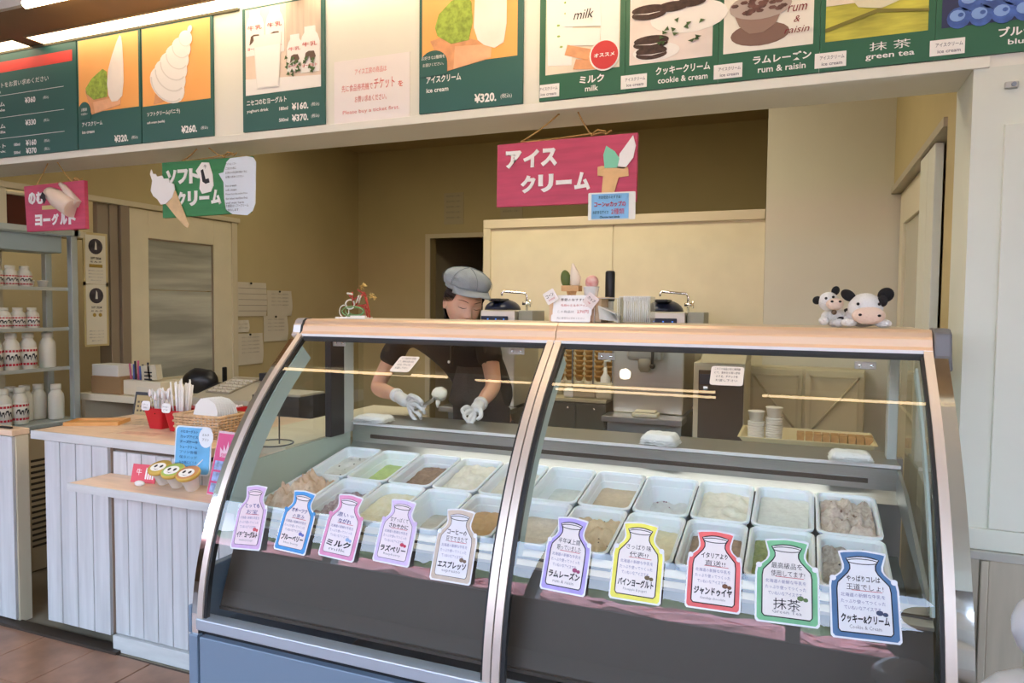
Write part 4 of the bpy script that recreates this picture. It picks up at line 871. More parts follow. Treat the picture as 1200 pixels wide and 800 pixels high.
def row(proto, z, ys, x, lab, first):
    for i, y in enumerate(ys):
        l_ = lab % (('nearest the end post', 'second from the end post', 'third from the end post', 'fourth from the end post', 'fifth from the end post', 'sixth from the end post')[i])
        q_ = ((-3.20 + x) * FS, (2.40 + y) * FS, EYE + (z + .001 - EYE) * FS)
        if first: o = proto; o.location = q_; o.scale = (FS,) * 3; o['label'] = l_; first = False
        else: dup(proto, q_, R(random.uniform(-8, 8)), l_)
G = 'bottles in the drinks fridge'
big = bottle('milk_bottle', '', .034, .165, group=G); row(big, SZ[1] , [-.115 - .076 * i for i in range(1, 6)], -.08, 'large cow-label bottle on the third fridge shelf, %s', True)
row(big, SZ[0], [-.235 - .074 * i for i in range(4)], -.08, 'large cow-label bottle on the fridge floor, %s', False)
cl = bottle('milk_bottle', '', .034, .165, lbl=False, group=G); row(cl, SZ[0], [-.07], -.07, 'plain pale bottle on the fridge floor, %s', True)
row(cl, SZ[0], [-.10 - .065 * i for i in range(3)], -.15, 'plain pale bottle in the back of the fridge floor, %s', False)
row(cl, SZ[1], [-.10], -.08, 'plain pale large bottle on the third shelf, %s', False)
sm_ = bottle('yoghurt_bottle', '', .030, .095, group=G); row(sm_, SZ[2], [-.17 - .064 * i for i in range(5)], -.08, 'small yoghurt bottle on the second fridge shelf, %s', True)
row(sm_, SZ[3], [-.20 - .064 * i for i in range(5)], -.08, 'small yoghurt bottle on the top fridge shelf, %s', False)
for i in range(2):
    o = obj('pudding_cup', MB().lathe([(.020, 0), (.026, .035), (.028, .036), (.028, .04), (0, .042)], n=14), mat('cup_white', (.70, .66, .58), .4), loc=(-3.28 * FS, (2.22 + .064 * i) * FS, EYE + (SZ[3] + .001 - EYE) * FS)); tag(o, 'low pudding cup on the top fridge shelf, %s of two' % ('left', 'right')[i], 'cup', 'pudding cups in the fridge')
# posters behind the fridge on the glazed screen
for k, (z0, lab) in enumerate(((1.575, 'upper framed poster with a dark round picture on the glass screen'), (1.20, 'lower framed poster with a dark round picture on the glass screen'))):
    t = thing('framed_poster', lab, 'poster', (XL + .004, 3.105, z0), rotz=R(90))
    h_ = .30 if k == 0 else .37
    box('frame', mat('gold_frame', (.60, .48, .24), .4), t, 0, .165, -.008, 0, 0, h_ + .03); box('sheet', mat('poster_sheet', (.74, .68, .54), .6), t, .012, .150, -.010, -.008, .012, h_ + .015)
    flat(t, 'round_print', oval(.080, h_ - .055, .048, .048, 20), mat('dark_dessert', (.05, .04, .05), .5, var=.5, vscale=30), y=-.012); flat(t, 'cone_print', [(.072, h_ - .075), (.088, h_ - .075), (.086, h_ - .035), (.078, h_ - .022)], mat('print_cup_white', (.7, .66, .6), .5), y=-.0135)
    lett(t, 'SOFT CREAM', .08, h_ - .128, .014, ink, w=.07, y=-.0125, off=.02); lett(t, 'ミルク', .08, h_ - .150, .010, ink, y=-.0125, w=.08)
    if k == 0: flat(t, 'yellow_print', rect(.035, .125, h_ - .185, h_ - .165), mat('print_ochre', (.40, .26, .05), .6), y=-.0125)
    else:
        for x in (.065, .105): flat(t, 'yellow_print', oval(x, h_ - .175, .012, .012, 8), bpy.data.materials['print_ochre'], y=-.0125)
    for j in range(4): lett(t, '濃厚なおいしさをどうぞ', .078, .095 - j * .020, .008, greyink, w=.10 - .03 * (j == 3), y=-.0125, off=0, res=1)
# papers on the left wall
pd = [(4.38, .34, 1.645, 1.376, 'lined paper list pinned beside the steel-window door', True), (4.735, .30, 1.587, 1.375, 'pinned paper with rounded corners, right of the lined list', False), (4.69, .29, 1.377, 1.165, 'printed form with a small square mark, below the right-hand paper', False),
      (4.376, .14, 1.345, 1.250, 'small cream slip of paper below the lined list', False), (4.393, .28, 1.238, .990, 'pale creased paper lowest on the wall beside the door', False)]
for y, w_, z1, z0, lab, lined in pd:
    t = thing('wall_paper_sheet', lab, 'paper', (XL + .006, y, z0), rotz=R(90))
    h_ = z1 - z0; mb = MB(); v = []; f = []
    for i in range(9):
        for j in range(9): v.append((w_ * i / 8, -.004 - .012 * math.sin(j / 8 * PI) * (i / 8) ** 2 - .006 * noise.noise(Vector((i * .5, j * .5, y))), h_ * j / 8))
    for i in range(8):
        for j in range(8): a = i * 9 + j; f.append((a, a + 9, a + 10, a + 1))
    obj('sheet', mb.add(v, f, True), mat('wall_paper_white', (.66, .60, .46), .8), t)
    gi = mat('faint_print', (.30, .26, .20), .8)
    for j in range(int(h_ / .045)):
        if lined: box('line', gi, t, .01, w_ - .01, -.022, -.0215, .04 + j * .045, .044 + j * .045)
        else: lett(t, '本日のご予約と連絡事項', w_ * .45, h_ - .03 - j * .03, .010, gi, w=w_ * .7, y=-.022, off=0, res=1)
    if w_ > .2: obj('pin', MB().ball((w_ * .45, -.02, h_ - .008), .009, 8, 6), black, t)
for px0, px1, py0, py1, lab in ((520, 543, 225, 263, 'small notice pinned on the back wall above the dark doorway'), (586, 612, 236, 256, 'notice on the back wall half hidden by the crimson board')):
    a = P(px0, py1, Y=YB - .01); b_ = P(px1, py0, Y=YB - .01)
    t = thing('wall_paper_sheet', lab, 'paper', (a.x, YB - .002, a.z)); w_ = b_.x - a.x; h_ = b_.z - a.z
    box('sheet', mat('back_notice', (.50, .42, .26), .8), t, 0, w_, -.004, 0, 0, h_)
    for j in range(int(h_ / .05)): lett(t, '衛生管理のお願い', w_ / 2, h_ - .03 - j * .05, .018, mat('faint_print', (.3, .26, .2)), w=w_ * .75, y=-.005, off=0, res=1)
# ---- desk behind the counter
dk_ = thing('work_desk', 'beige work desk with dark open shelf behind the counter', 'desk', (-3.95, 2.95, 0))
box('desk_top', cream, dk_, 0, .74, 0, .45, .90, .94, bevel=.003); box('side', cream, dk_, 0, .03, .02, .43, 0, .90); box('side', cream, dk_, .71, .74, .02, .43, 0, .90); box('back_board', black, dk_, .03, .71, .40, .43, .1, .90); box('shelf_board', cream, dk_, .03, .71, .02, .40, .60, .63)
def at_desk(px, py, Y): p = P(px, py, Y=Y); return p
def slab_between(name, m, px0, px1, py0, py1, Y, dep, label, cat, base=None, bevel=.003):
    a = P(px0, py1, Y=Y); b_ = P(px1, py0, Y=Y); z0 = base if base is not None else a.z
    o = box(name, m, None, 0, b_.x - a.x, 0, dep, 0, b_.z - z0, bevel=bevel); o.location = (a.x, Y, z0); tag(o, label, cat); return o
slab_between('cardboard_box', mat('cardboard', (.30, .18, .08), .7), 107, 141, 442, 464, 2.98, .2, 'brown cardboard box on the desk behind the counter', 'box', .941)
slab_between('tissue_box', mat('tissue_box_white', (.66, .64, .56), .7), 108, 138, 428, 442, 3.0, .12, 'white tissue box on top of the cardboard box', 'box', P(108, 442, Y=2.98).z + .001)
og = thing('pen_organiser', 'cream desk organiser holding pens and labels', 'organiser', (P(143, 460, Y=3.0).x, 3.0, .941))
box('tray_body', cream, og, 0, .30, 0, .16, 0, .085, bevel=.003); box('tray_front', mat('cream_light', (.66, .60, .46), .5), og, .12, .25, -.004, 0, .02, .05)
for i in range(9): obj('pen', MB().tube([(.02 + .018 * i, .05, .05), (.015 + .018 * i + random.uniform(-.01, .01), .05, .15 + random.uniform(0, .05))], .006, 6), mat(('pen_pink', 'pen_blue', 'pen_black')[i % 3], ((.55, .12, .22), (.08, .12, .35), (.02, .02, .03))[i % 3], .4), og)
for x in (.15, .20): q = box('card_pack', mat('card_pack_cream', (.55, .50, .36), .6), og, x, x + .065, .02, .06, .06, .165 - x * .1); q.rotation_euler = (0, R(-8), 0)
for j in range(3): box('black_stripe', black, og, .16, .215, .015, .0195, .09 + .02 * j, .098 + .02 * j)
bg_ = obj('black_bag', MB().ball((0, 0, .07), (.12, .08, .075), 16, 10, lambda v: v + Vector((0, 0, .012)) * noise.noise(v * 14)).ball((.10, .02, .03), (.10, .07, .035), 12, 8, lambda v: v + Vector((0, 0, .010)) * noise.noise(v * 18)), black, loc=(-3.33, 3.27, .941)); tag(bg_, 'crumpled black bag on the desk near the door', 'bag')
cal = thing('desk_calendar', 'yellowish desk calendar standing in the dark gap', 'calendar', (-3.155, 2.66, .904), rot=(R(-12), 0, R(4)))
box('board', black, cal, -.015, .15, .004, .012, 0, .115); box('sheet', mat('calendar_paper', (.46, .36, .18), .8), cal, 0, .14, 0, .003, .0, .098)
for j in range(3):
    for i in range(6): box('date', mat('faint_ink', (.12, .10, .07), .8), cal, .012 + .021 * i, .024 + .021 * i, -.001, 0, .015 + .022 * j, .025 + .022 * j)
rg_ = thing('cash_register', 'beige cash register behind the red buckets', 'register', (-3.14, 3.02, 0))
rb_ = mat('register_beige', (.42, .37, .27), .5)
box('drawer', rb_, rg_, 0, .42, 0, .38, .80, .90, bevel=.008)
obj('keyboard_deck', MB().prismx([(-.02, .905), (.34, .905), (.34, 1.04), (.02, .965), (-.02, .955)], 0, .42), rb_, rg_, bevel=.006)
obj('key_field', MB().prismx([(.05, .975), (.30, 1.03), (.30, 1.036), (.05, .981)], .05, .22), mat('key_grey', (.28, .24, .17), .5), rg_)
km = MB()
for i in range(5):
    for j in range(5): km.box(.06 + .032 * i, .084 + .032 * i, .06 + .045 * j, .09 + .045 * j, .981 + .0095 * j, .992 + .0105 * j)
obj('key', km, mat('key_cream', (.58, .52, .40), .5), rg_)['kind'] = 'stuff'
box('display', black, rg_, .25, .40, .25, .33, 1.03, 1.075, bevel=.004)
rs_ = thing('register_stand', 'dark stand under the cash register', 'stand', (-3.18, 2.96, 0)); box('body', mat('stand_dark', (.08, .07, .05), .6), rs_, 0, .50, .02, .46, 0, .795)
pb = obj('paper_tray', MB().box(0, .30, 0, .2, 0, .004).box(0, .30, 0, .2, .006, .009), mat('tray_paper', (.55, .50, .40), .7), loc=(-2.66, 2.97, 1.0)); tag(pb, 'flat paper tray on the black box beside the register', 'tray')
pbx = box('printer', black, None, 0, .30, 0, .22, 0, .998); pbx.location = (-2.66, 2.96, 0); tag(pbx, 'low black cabinet beside the register', 'cabinet')
# ---- things on the counter top
tr = thing('wooden_tray', 'orange wooden money tray at the left end of the counter', 'tray', (-3.06, 2.38, .904), rotz=R(28))
tw = mat('tray_wood', (.62, .32, .10), .45, var=.1, vscale=9)
box('base', tw, tr, -.12, .12, -.07, .07, 0, .006); obj('rim', MB().box(-.12, .12, -.07, -.062, .006, .016).box(-.12, .12, .062, .07, .006, .016).box(-.12, -.112, -.062, .062, .006, .016).box(.112, .12, -.062, .062, .006, .016), tw, tr)
mg = thing('printed_sheet', 'faded printed sheet under clear film behind the wooden tray', 'sheet', (-2.86, 2.52, .9035), rotz=R(10))
box('sheet', mat('sheet_print', (.62, .46, .32), .5, var=.35, vscale=22), mg, -.13, .13, -.10, .10, 0, .001)
mg = thing('printed_sheet', 'faded reddish print on the counter before the red buckets', 'sheet', (-2.66, 2.27, .9035), rotz=R(6)); box('sheet', mat('sheet_print_red', (.72, .44, .30), .5, var=.15, vscale=30), mg, -.10, .10, -.03, .03, 0, .001)
redb = mat('red_bucket', (.50, .01, .02), .35)
def bucket(x, y, label, tall, n, tag_t):
    t = thing('red_bucket', label, 'bucket', (x, y, .904)); q = lambda s, z: [(a * s, b * s, z) for a, b in rrect(-.05, .05, -.045, .045, .012, 3)]
    obj('bucket', MB().loft([q(.78, 0), q(1.12, .085), q(1.16, .087), q(1.16, .095), q(1.08, .095), q(.74, .008)], smooth=False), redb, t)
    cone_ = obj('tag_card', MB().prism(rrect(-.024, .024, -.02, .022, .012), -.002, 0), white, t, loc=(-.030, -.056, .105), rot=(R(-8), 0, R(4)))
    for j, s_ in enumerate(('スプーン', 'ご自由に') if tag_t else ('ストロー', 'どうぞ')): lett(t, s_, -.030, .112 - .014 * j, .008, ink, y=-.061, off=0, res=1)
    box('rivet', chrome, t, .018, .023, -.0535, -.051, .07, .075)
    for i in range(n):
        a = random.uniform(0, 6.28); r_ = .030 * random.random() ** .5; h_ = tall * random.uniform(.86, 1.05); lx = r_ * math.cos(a); ly = r_ * math.sin(a)
        if tag_t:
            o = obj('spoon', MB().tube([(lx, ly, .02), (lx * 1.5, ly * 1.4, h_ * .8)], .0022, 5).ball((lx * 1.65, ly * 1.55, h_ * .92), (.009, .004, .018), 8, 6), mat('spoon_clear', (.82, .80, .80), .25, sss=.2), t)
        else: o = obj('straw', MB().tube([(lx, ly, .015), (lx * 1.7 + .004, ly * 1.5, h_)], .0036, 7), mat('straw_white', (.84, .82, .80), .4), t)
bucket(-2.70, 2.42, 'square red bucket full of clear plastic spoons', .17, 34, True)
bucket(-2.555, 2.40, 'square red bucket of white straws beside the wicker basket', .225, 30, False)
o = thing('red_box', 'red box with clear wrapped sweets behind the wicker basket', 'box', (-2.58, 2.58, .904)); obj('box_body', MB().box(-.09, .16, -.08, .08, 0, .085), redb, o)
wrp = MB()
for i in range(50): wrp.ball((random.uniform(-.08, .15), random.uniform(-.07, .07), .088), (.012, .010, .006), 6, 4)
obj('wrapped_sweet', wrp, mat('clear_wrap', (.72, .66, .64), .15, var=.3, vscale=60), o)['kind'] = 'stuff'
wk = mat('wicker', (.62, .42, .24), .7, var=.2, vscale=50)
bk = thing('wicker_basket', 'wicker basket holding white paper napkins', 'basket', (-2.36, 2.37, .904))
mb = MB()
W2, D2 = .115, .075
for j in range(7):
    z = .006 + j * .012; n = 44; pts = []
    for i in range(n + 1):
        t_ = i / n * 4; s_ = int(t_) % 4; u = t_ - int(t_); cr_ = [(-W2, -D2), (W2, -D2), (W2, D2), (-W2, D2), (-W2, -D2)]; a, b_ = cr_[s_], cr_[s_ + 1]
        k = 1 + .035 * (1 if (i + j) % 2 else -1); pts.append(((a[0] + (b_[0] - a[0]) * u) * k * (1 + z), (a[1] + (b_[1] - a[1]) * u) * k * (1 + z), z))
    mb.tube(pts, .0045, 5)
obj('weave', mb, wk, bk)['kind'] = 'stuff'
for i in range(13):
    x = -W2 + 2 * W2 * i / 12
    for y in (-D2, D2): obj('stake', MB().tube([(x, y, 0), (x * 1.04, y * 1.06, .09)], .0042, 6), wk, bk)
for i in range(1, 7):
    y = -D2 + 2 * D2 * i / 7
    for x in (-W2, W2): obj('stake', MB().tube([(x, y, 0), (x * 1.06, y * 1.04, .09)], .0042, 6), wk, bk)
obj('rim', MB().tube([(-W2 * 1.07, -D2 * 1.07, .092), (W2 * 1.07, -D2 * 1.07, .092), (W2 * 1.07, D2 * 1.07, .092), (-W2 * 1.07, D2 * 1.07, .092), (-W2 * 1.07, -D2 * 1.07, .092)], .007, 7), wk, bk)
box('basket_floor', wk, bk, -W2, W2, -D2, D2, 0, .006); box('basket_lid', wk, bk, -W2, W2 * .2, -D2 * .4, D2, .082, .088)
np_ = thing('napkins', 'fan of white paper napkins standing in the wicker basket', 'napkins', (-2.325, 2.35, .912))
for i in range(9):
    v = []; a0 = R(-4 + i * 1.5)
    obj('napkin', MB().prism([(-.05, 0), (.05, 0), (.062, .10), (.05, .135), (.02, .155), (-.02, .16), (-.045, .135), (-.06, .09)], 0, .003), paper, np_, loc=(.002 * i, -.045 + .012 * i, 0), rot=(R(-6 + i * 1.5), R(i - 4), R(8)))
# ---- things on the little shelf
rc = thing('red_card', 'small red and white card standing on the shelf, left of the cups', 'card', (-2.47, 2.06, .758), rot=(R(-14), 0, R(6)))
box('card', mat('card_red', (.70, .08, .12), .5), rc, 0, .115, 0, .003, 0, .072); lett(rc, '牛', .035, .042, .026, whiteink, y=-.001, off=0); 
for i in range(4): flat(rc, 'bottle_print', [(.066 + .011 * i, .015), (.073 + .011 * i, .015), (.073 + .011 * i, .045), (.071 + .011 * i, .06), (.068 + .011 * i, .06), (.066 + .011 * i, .045)], whiteink, y=-.001, t=.0008)
o = obj('pebble', MB().ball((0, 0, .01), (.024, .014, .011), 14, 8), white, loc=(-2.385, 2.03, .757)); tag(o, 'white oval pebble holding down the red card', 'pebble')
for i, (x, y, c, lab) in enumerate(((-2.285, 2.06, (.62, .42, .08), 'yellow-lidded yoghurt cup, left of the three on the shelf'), (-2.195, 2.04, (.38, .52, .10), 'green-lidded yoghurt cup in the middle of the three'), (-2.11, 2.03, (.62, .28, .10), 'orange-lidded yoghurt cup nearest the showcase'))):
    t = thing('yoghurt_cup', lab, 'cup', (x, y, .758), rot=(R(24), 0, R(10)), group='yoghurt cups on the shelf'); t.location.z += .018
    obj('cup', MB().lathe([(.022, 0), (.024, .002), (.034, .058), (.036, .06)], n=24), mat('cup_bright', (.80, .78, .74), .35), t)
    obj('lid_rim', MB().lathe([(.030, .060), (.043, .060), (.045, .064), (.044, .072), (.040, .074)], n=28), mat('lid_gold', (.66, .42, .08), .4), t)
    ld = obj('lid', MB().lathe([(.041, .071), (.040, .0745), (0, .0755)], n=28), mat('lid_col_%d' % i, c, .4), t)
    fc = obj('face_print', MB().add([(x_, y_, .0765) for x_, y_ in [(.030 * math.cos(a), -.006 + .026 * math.sin(a)) for a in [2 * PI * k / 18 for k in range(18)]]], [tuple(range(18))]), whiteink, t)
    ey = MB()
    for s_ in (-1, 1): ey.add([(s_ * .012 + .006 * math.cos(a), -.002 + .009 * math.sin(a), .0772) for a in [2 * PI * k / 10 for k in range(10)]], [tuple(range(10))])
    ey.add([(-.012, -.018, .0772), (0, -.021, .0772), (.012, -.018, .0772), (0, -.024, .0772)], [(0, 1, 2, 3)])
    obj('eye_print', ey, ink, t)
bcd = thing('price_card', 'light blue rounded card with a white cow bubble leaning on the counter edge', 'card', (-2.29, 2.108, .80), rot=(R(-5), 0, R(4)))
obj('card', MB().prism(rrect(0, .175, 0, .19, .018), -.002, 0), mat('card_back_white', (.76, .82, .88), .4), bcd); flat(bcd, 'blue_face', rrect(.006, .169, .006, .184, .014), mat('card_blue', (.16, .48, .78), .5, var=.12, vscale=12), y=-.0035)
flat(bcd, 'bubble', oval(.150, .150, .034, .040, 18), mat('bubble_white', (.80, .84, .88), .5), y=-.005); lett(bcd, 'ミルク', .15, .16, .010, ink, y=-.0065, off=0, res=1); lett(bcd, 'プリン', .15, .142, .010, ink, y=-.0065, off=0, res=1)
for j in range(8): lett(bcd, ('のむヨーグルト', 'カップアイス', 'チーズケーキ', 'シュークリーム', 'プリン各種', '保冷バッグ', 'お土産にどうぞ', 'お持ち帰り')[j], .07, .168 - .020 * j, .012, mat('navy_print', (.02, .08, .25), .6), w=.085, y=-.0055, off=.02, res=1)
flat(bcd, 'spoon_print', [(.085, .012), (.10, .03), (.14, .065), (.142, .063), (.105, .026), (.10, .01)], whiteink, y=-.006)
pl = thing('leaflet', 'pink leaflet with a white crown mark in a clear stand', 'leaflet', (-2.045, 2.035, .759), rot=(R(-8), R(0), R(-6)))
obj('stand', MB().prism([(-.004, 0), (.125, 0), (.160, .24), (.03, .24)], -.0015, .002), mat('stand_clear', (.74, .56, .60), .2), pl); flat(pl, 'pink_face', [(.0, .004), (.11, .004), (.145, .232), (.034, .232)], mat('leaflet_pink', (.72, .10, .26), .5), y=-.003)
flat(pl, 'crown_print', [(.05, .145), (.118, .145), (.128, .18), (.112, .165), (.106, .19), (.094, .168), (.088, .205), (.078, .168), (.066, .19), (.064, .165), (.048, .18)], mat('leaflet_light', (.86, .62, .70), .5), y=-.0042); lett(pl, 'SWEETS', .085, .153, .014, bpy.data.materials['leaflet_pink'], w=.055, y=-.0052, off=.02)
for j in range(3): flat(pl, 'photo_print', [(.012 + .006 * j, .012 + .042 * j), (.055 + .006 * j, .012 + .042 * j), (.061 + .006 * j, .046 + .042 * j), (.018 + .006 * j, .046 + .042 * j)], mat('leaflet_photo', (.30, .42, .66), .5, var=.5, vscale=40), y=-.0045)
flat(pl, 'star_print', [(.085 + r_ * math.cos(a), .10 + r_ * math.sin(a)) for a, r_ in [(PI / 2 + PI * i / 5, .020 if i % 2 == 0 else .008) for i in range(10)]], whiteink, y=-.0045)
# ================================================================ kitchen behind the showcase
mach = mat('machine_steel', (.60, .58, .52), .3, .6); macd = mat('machine_grey', (.30, .28, .24), .5)
def soft_machine(x, y, label, blue=True):
    t = thing('soft_serve_machine', label, 'machine', (x, y, 0))
    box('base_cabinet', dsteel, t, -.06, .33, .02, .48, 0, .90, bevel=.004)
    box('drip_tray', steel, t, -.06, .35, -.10, .06, .885, .915, bevel=.004)
    box('body', mach, t, -.04, .33, .06, .46, .915, 1.335, bevel=.008)
    box('head', mat('head_grey', (.40, .40, .38), .4), t, .05, .23, -.03, .07, 1.20, 1.33, bevel=.02)
    obj('nozzle', MB().lathe([(.022, 1.14), (.034, 1.16), (.036, 1.21)], c=(.14, .0, 0), n=16), macd, t)
    obj('lever', MB().tube([(.19, -.02, 1.27), (.19, -.055, 1.25), (.19, -.06, 1.18)], .008, 8), black, t); obj('knob', MB().ball((.19, -.06, 1.175), .014, 10, 8), black, t)
    pn = box('control_panel', mat('panel_navy', (.01, .02, .05), .25), t, .13, .29, .048, .06, 1.368, 1.418, bevel=.003)
    for i in range(6): box('button', mat('lit_blue', (.05, .2, .6), .4, emit=(.1, .3, 1), es=.8), pn, .145 + .024 * i, .153 + .024 * i, .045, .048, 1.385 + .012 * (i % 2), 1.392 + .012 * (i % 2))
    box('top_housing', mach, t, .12, .33, .06, .42, 1.335, 1.45, bevel=.006)
    box('side_box', mat('side_box', (.33, .33, .28), .5), t, .335, .42, .10, .30, 1.345, 1.45, bevel=.004)
    obj('hopper_lid', MB().ball((.20, .2, 1.452), (.10, .13, .062), 24, 12, lambda v: Vector((v.x, v.y, max(v.z, 1.452)))), mat('lid_navy', (.012, .018, .045), .3), t)
    obj('lid_handle', MB().box(.17, .24, .06, .2, 1.50, 1.516), black, t, bevel=.006)
    obj('tap', MB().tube([(.40, .30, 1.40), (.40, .30, 1.53), (.39, .30, 1.55), (.26, .28, 1.56), (.25, .28, 1.55), (.25, .28, 1.535)], .0075, 8).tube([(.385, .27, 1.49), (.43, .27, 1.49)], .011, 8).tube([(.43, .25, 1.49), (.43, .29, 1.49)], .006, 6).tube([(.43, .27, 1.47), (.43, .27, 1.51)], .006, 6), chrome, t, loc=(-.09, 0, 0))
    return t
soft_machine(-.885, 3.68, 'steel soft serve machine with blue lit panel, right of the sample cones')
soft_machine(-1.80, 3.62, 'steel soft serve machine with navy lid beside the clerk')
rw = obj('folded_cloth', MB().box(0, .13, 0, .08, 0, .02).box(.01, .12, .01, .07, .02, .032), mat('beige_cloth', (.70, .66, .52), .9), loc=(-.79, 3.59, .917), bevel=.008); tag(rw, 'rolled beige cloth on the drip tray of the right machine', 'cloth')
# waffle cone rack
ck = thing('cabinet', 'low olive steel cabinet under the cone rack', 'cabinet', (P(640, 480, Y=3.75).x, 3.75, 0))
cw = P(722, 480, Y=3.75).x - P(640, 480, Y=3.75).x - .06
oliv = mat('olive_steel', (.16, .15, .11), .4, .4)
box('body', oliv, ck, 0, cw, .01, .40, 0, .955); box('counter_top', mat('cabinet_top', (.50, .44, .30), .4), ck, -.01, cw + .01, -.02, .42, .956, .975, bevel=.003)
for i in range(2): d_ = box('door', oliv, ck, .005 + i * cw / 2, cw / 2 - .005 + i * cw / 2, 0, .01, .10, .945, bevel=.002); obj('knob', MB().ball((cw / 2 - .04 + i * (cw / 2 - .02), -.008, .92), .009, 8, 6), chrome, d_)
wf_ = mat('wafer_cone', (.46, .26, .08), .7, var=.25, vscale=30)
for i in range(6):
    x = ck.location.x + .03 + i * .057
    t = thing('cone_stack', 'stack of waffle cones in clear sleeves, number %s from the mullion side' % ('one', 'two', 'three', 'four', 'five', 'six')[i], 'cones', (x, 3.90, .976), group='stacked waffle cones on the rear cabinet'); t['label'] = 'stack of golden waffle cones on the rear cabinet, %s from the left' % ('first', 'second', 'third', 'fourth', 'fifth', 'sixth')[i]
    for j in range(11): obj('cone', MB().lathe([(.014, 0), (.024, .022), (.027, .024), (.027, .034), (.022, .034)], c=(0, 0, .08 + j * .028), n=10), wf_, t)
    obj('sleeve', MB().lathe([(.026, 0), (.026, .08)], n=10), mat('sleeve', (.60, .55, .42), .4), t)
hs = thing('cone_rack', 'grey wire rack around the stacked waffle cones', 'rack', (ck.location.x, 3.83, .976))
for x in (0, .12, .24, .35): box('upright', dsteel, hs, x, x + .008, .0, .008, 0, .40)
obj('ring', MB().tube([(.06 + .05 * math.cos(a * PI / 8), -.02, .33 + .05 * math.sin(a * PI / 8)) for a in range(17)], .006, 6), dsteel, hs)
for i, (px, py, w_, h_, m_, lab) in enumerate(((668, 466, .06, .05, white, 'small white tub at the left on the rear cabinet'), (686, 466, .13, .075, mat('bag_tan', (.50, .42, .30), .6), 'tan bag of wafers before the cone stacks'), (709, 466, .09, .085, mat('carton_pale', (.58, .54, .42), .6), 'pale carton with a white pump behind it'))):
    p = P(px, py, Y=3.78); o = obj('carton', MB().box(-w_ / 2, w_ / 2, -.03, .03, 0, h_), m_, loc=(p.x, 3.775, .976), bevel=.012); tag(o, lab, 'carton')
o = thing('pump_bottle', 'white pump bottle on the rear cabinet', 'bottle', (P(709, 440, Y=3.84).x, 3.85, .976)); obj('body', MB().lathe([(.026, 0), (.028, .01), (.028, .11), (.012, .13), (.008, .17)], n=14), white, o); obj('spout', MB().tube([(0, 0, .16), (0, -.01, .20), (.03, -.02, .205)], .007, 6), white, o)
# dark fridge with cream frame
df = thing('undercounter_fridge', 'dark brown under-counter fridge framed in cream', 'fridge', (P(810, 480, Y=3.55).x, 3.60, 0))
x1_ = P(872, 480, Y=3.60).x - df.location.x
box('frame', cream, df, 0, x1_, .01, .44, 0, 1.205, bevel=.003); box('door', mat('brown_door', (.09, .065, .045), .35), df, .025, x1_ - .005, 0, .012, .12, 1.17, bevel=.003); box('control_strip', mat('strip_navy', (.06, .07, .10), .3), df, .03, x1_ - .02, -.003, .0, 1.10, 1.15); box('hinge', chrome, df, .05, .07, -.006, 0, 1.07, 1.09)
obj('sloped_top', MB().prismx([(.0, 1.206), (.44, 1.206), (.44, 1.34), (.36, 1.34)], .03, x1_), mat('slope_cream', (.52, .46, .32), .5), df)
# cream cupboard with crossed panels
Yc = 4.06
cb = thing('cupboard', 'cream cupboard with crossed moulding on its doors', 'cupboard', (P(873, 480, Y=Yc).x, Yc, 0)); wcb = P(1013, 480, Y=Yc).x - cb.location.x
tp = P(940, 431, Y=Yc).z; cc = mat('cupboard_cream', (.66, .58, .38), .45)
box('body', cc, cb, 0, wcb, .01, .13, 0, tp, bevel=.003)
hw = wcb / 2
for i in range(2):
    x0 = .01 + i * hw; x1 = hw - .006 + i * hw
    dd = box('door', cc, cb, x0, x1, 0, .012, .15, tp - .01, bevel=.002)
    mb = MB().box(x0 + .02, x1 - .02, -.006, 0, tp - .05, tp - .04).box(x0 + .02, x0 + .03, -.006, 0, .5, tp - .04).box(x1 - .03, x1 - .02, -.006, 0, .5, tp - .04)
    a, b_ = ((x0 + .03, tp - .05), (x1 - .03, tp - .33)) if i == 0 else ((x1 - .03, tp - .05), (x0 + .03, tp - .33))
    mb.tube([(a[0], -.003, a[1]), (b_[0], -.003, b_[1])], .006, 5); mb.tube([(b_[0], -.003, b_[1]), (a[0], -.003, b_[1] - .22)], .006, 5)
    obj('moulding', mb, mat('moulding', (.60, .52, .33), .5), dd)
# tray of cups and wafers
Yt = 3.05
a = P(866, 516, Y=Yt); b_ = P(1027, 524, Y=Yt)
st = thing('tray_stand', 'cream stand carrying the tray of cups and wafers', 'stand', (a.x + .02, Yt + .01, 0)); box('body', cream, st, 0, b_.x - a.x - .05, 0, .28, 0, a.z - .032, bevel=.003)
ty = thing('shallow_tray', 'shallow pale yellow tray with flared sides', 'tray', (a.x, Yt, a.z - .03)); ym = mat('tray_yellow', (.72, .62, .36), .45); tw_ = b_.x - a.x
q = lambda g, z: [(g, g * .6, z), (tw_ - g, g * .6, z), (tw_ - g, .30 - g * .6, z), (g, .30 - g * .6, z)]
obj('tray_body', MB().loft([q(.035, 0), q(.0, .045), q(-.006, .045), q(-.006, .049), q(.004, .049), q(.038, .004)], smooth=False), ym, ty)
def cup_stack(px, lab, h):
    x = P(px, 500, Y=Yt + .14).x; t = thing('cup_stack', lab, 'cups', (x, Yt + .14, ty.location.z + .005), group='stacks of paper cups on the tray')
    n = int(h / .010)
    for j in range(n): obj('paper_cup', MB().lathe([(.026, 0), (.033, .040), (.035, .041), (.034, .043)] if j == n - 1 else [(.032, .0), (.0345, .008), (.034, .0095)], c=(0, 0, j * .010), n=18), mat('paper_cup', (.76, .74, .68), .6), t)
cup_stack(886, 'shorter stack of white paper cups on the yellow tray', .10); cup_stack(907, 'taller stack of white paper cups on the yellow tray', .12)
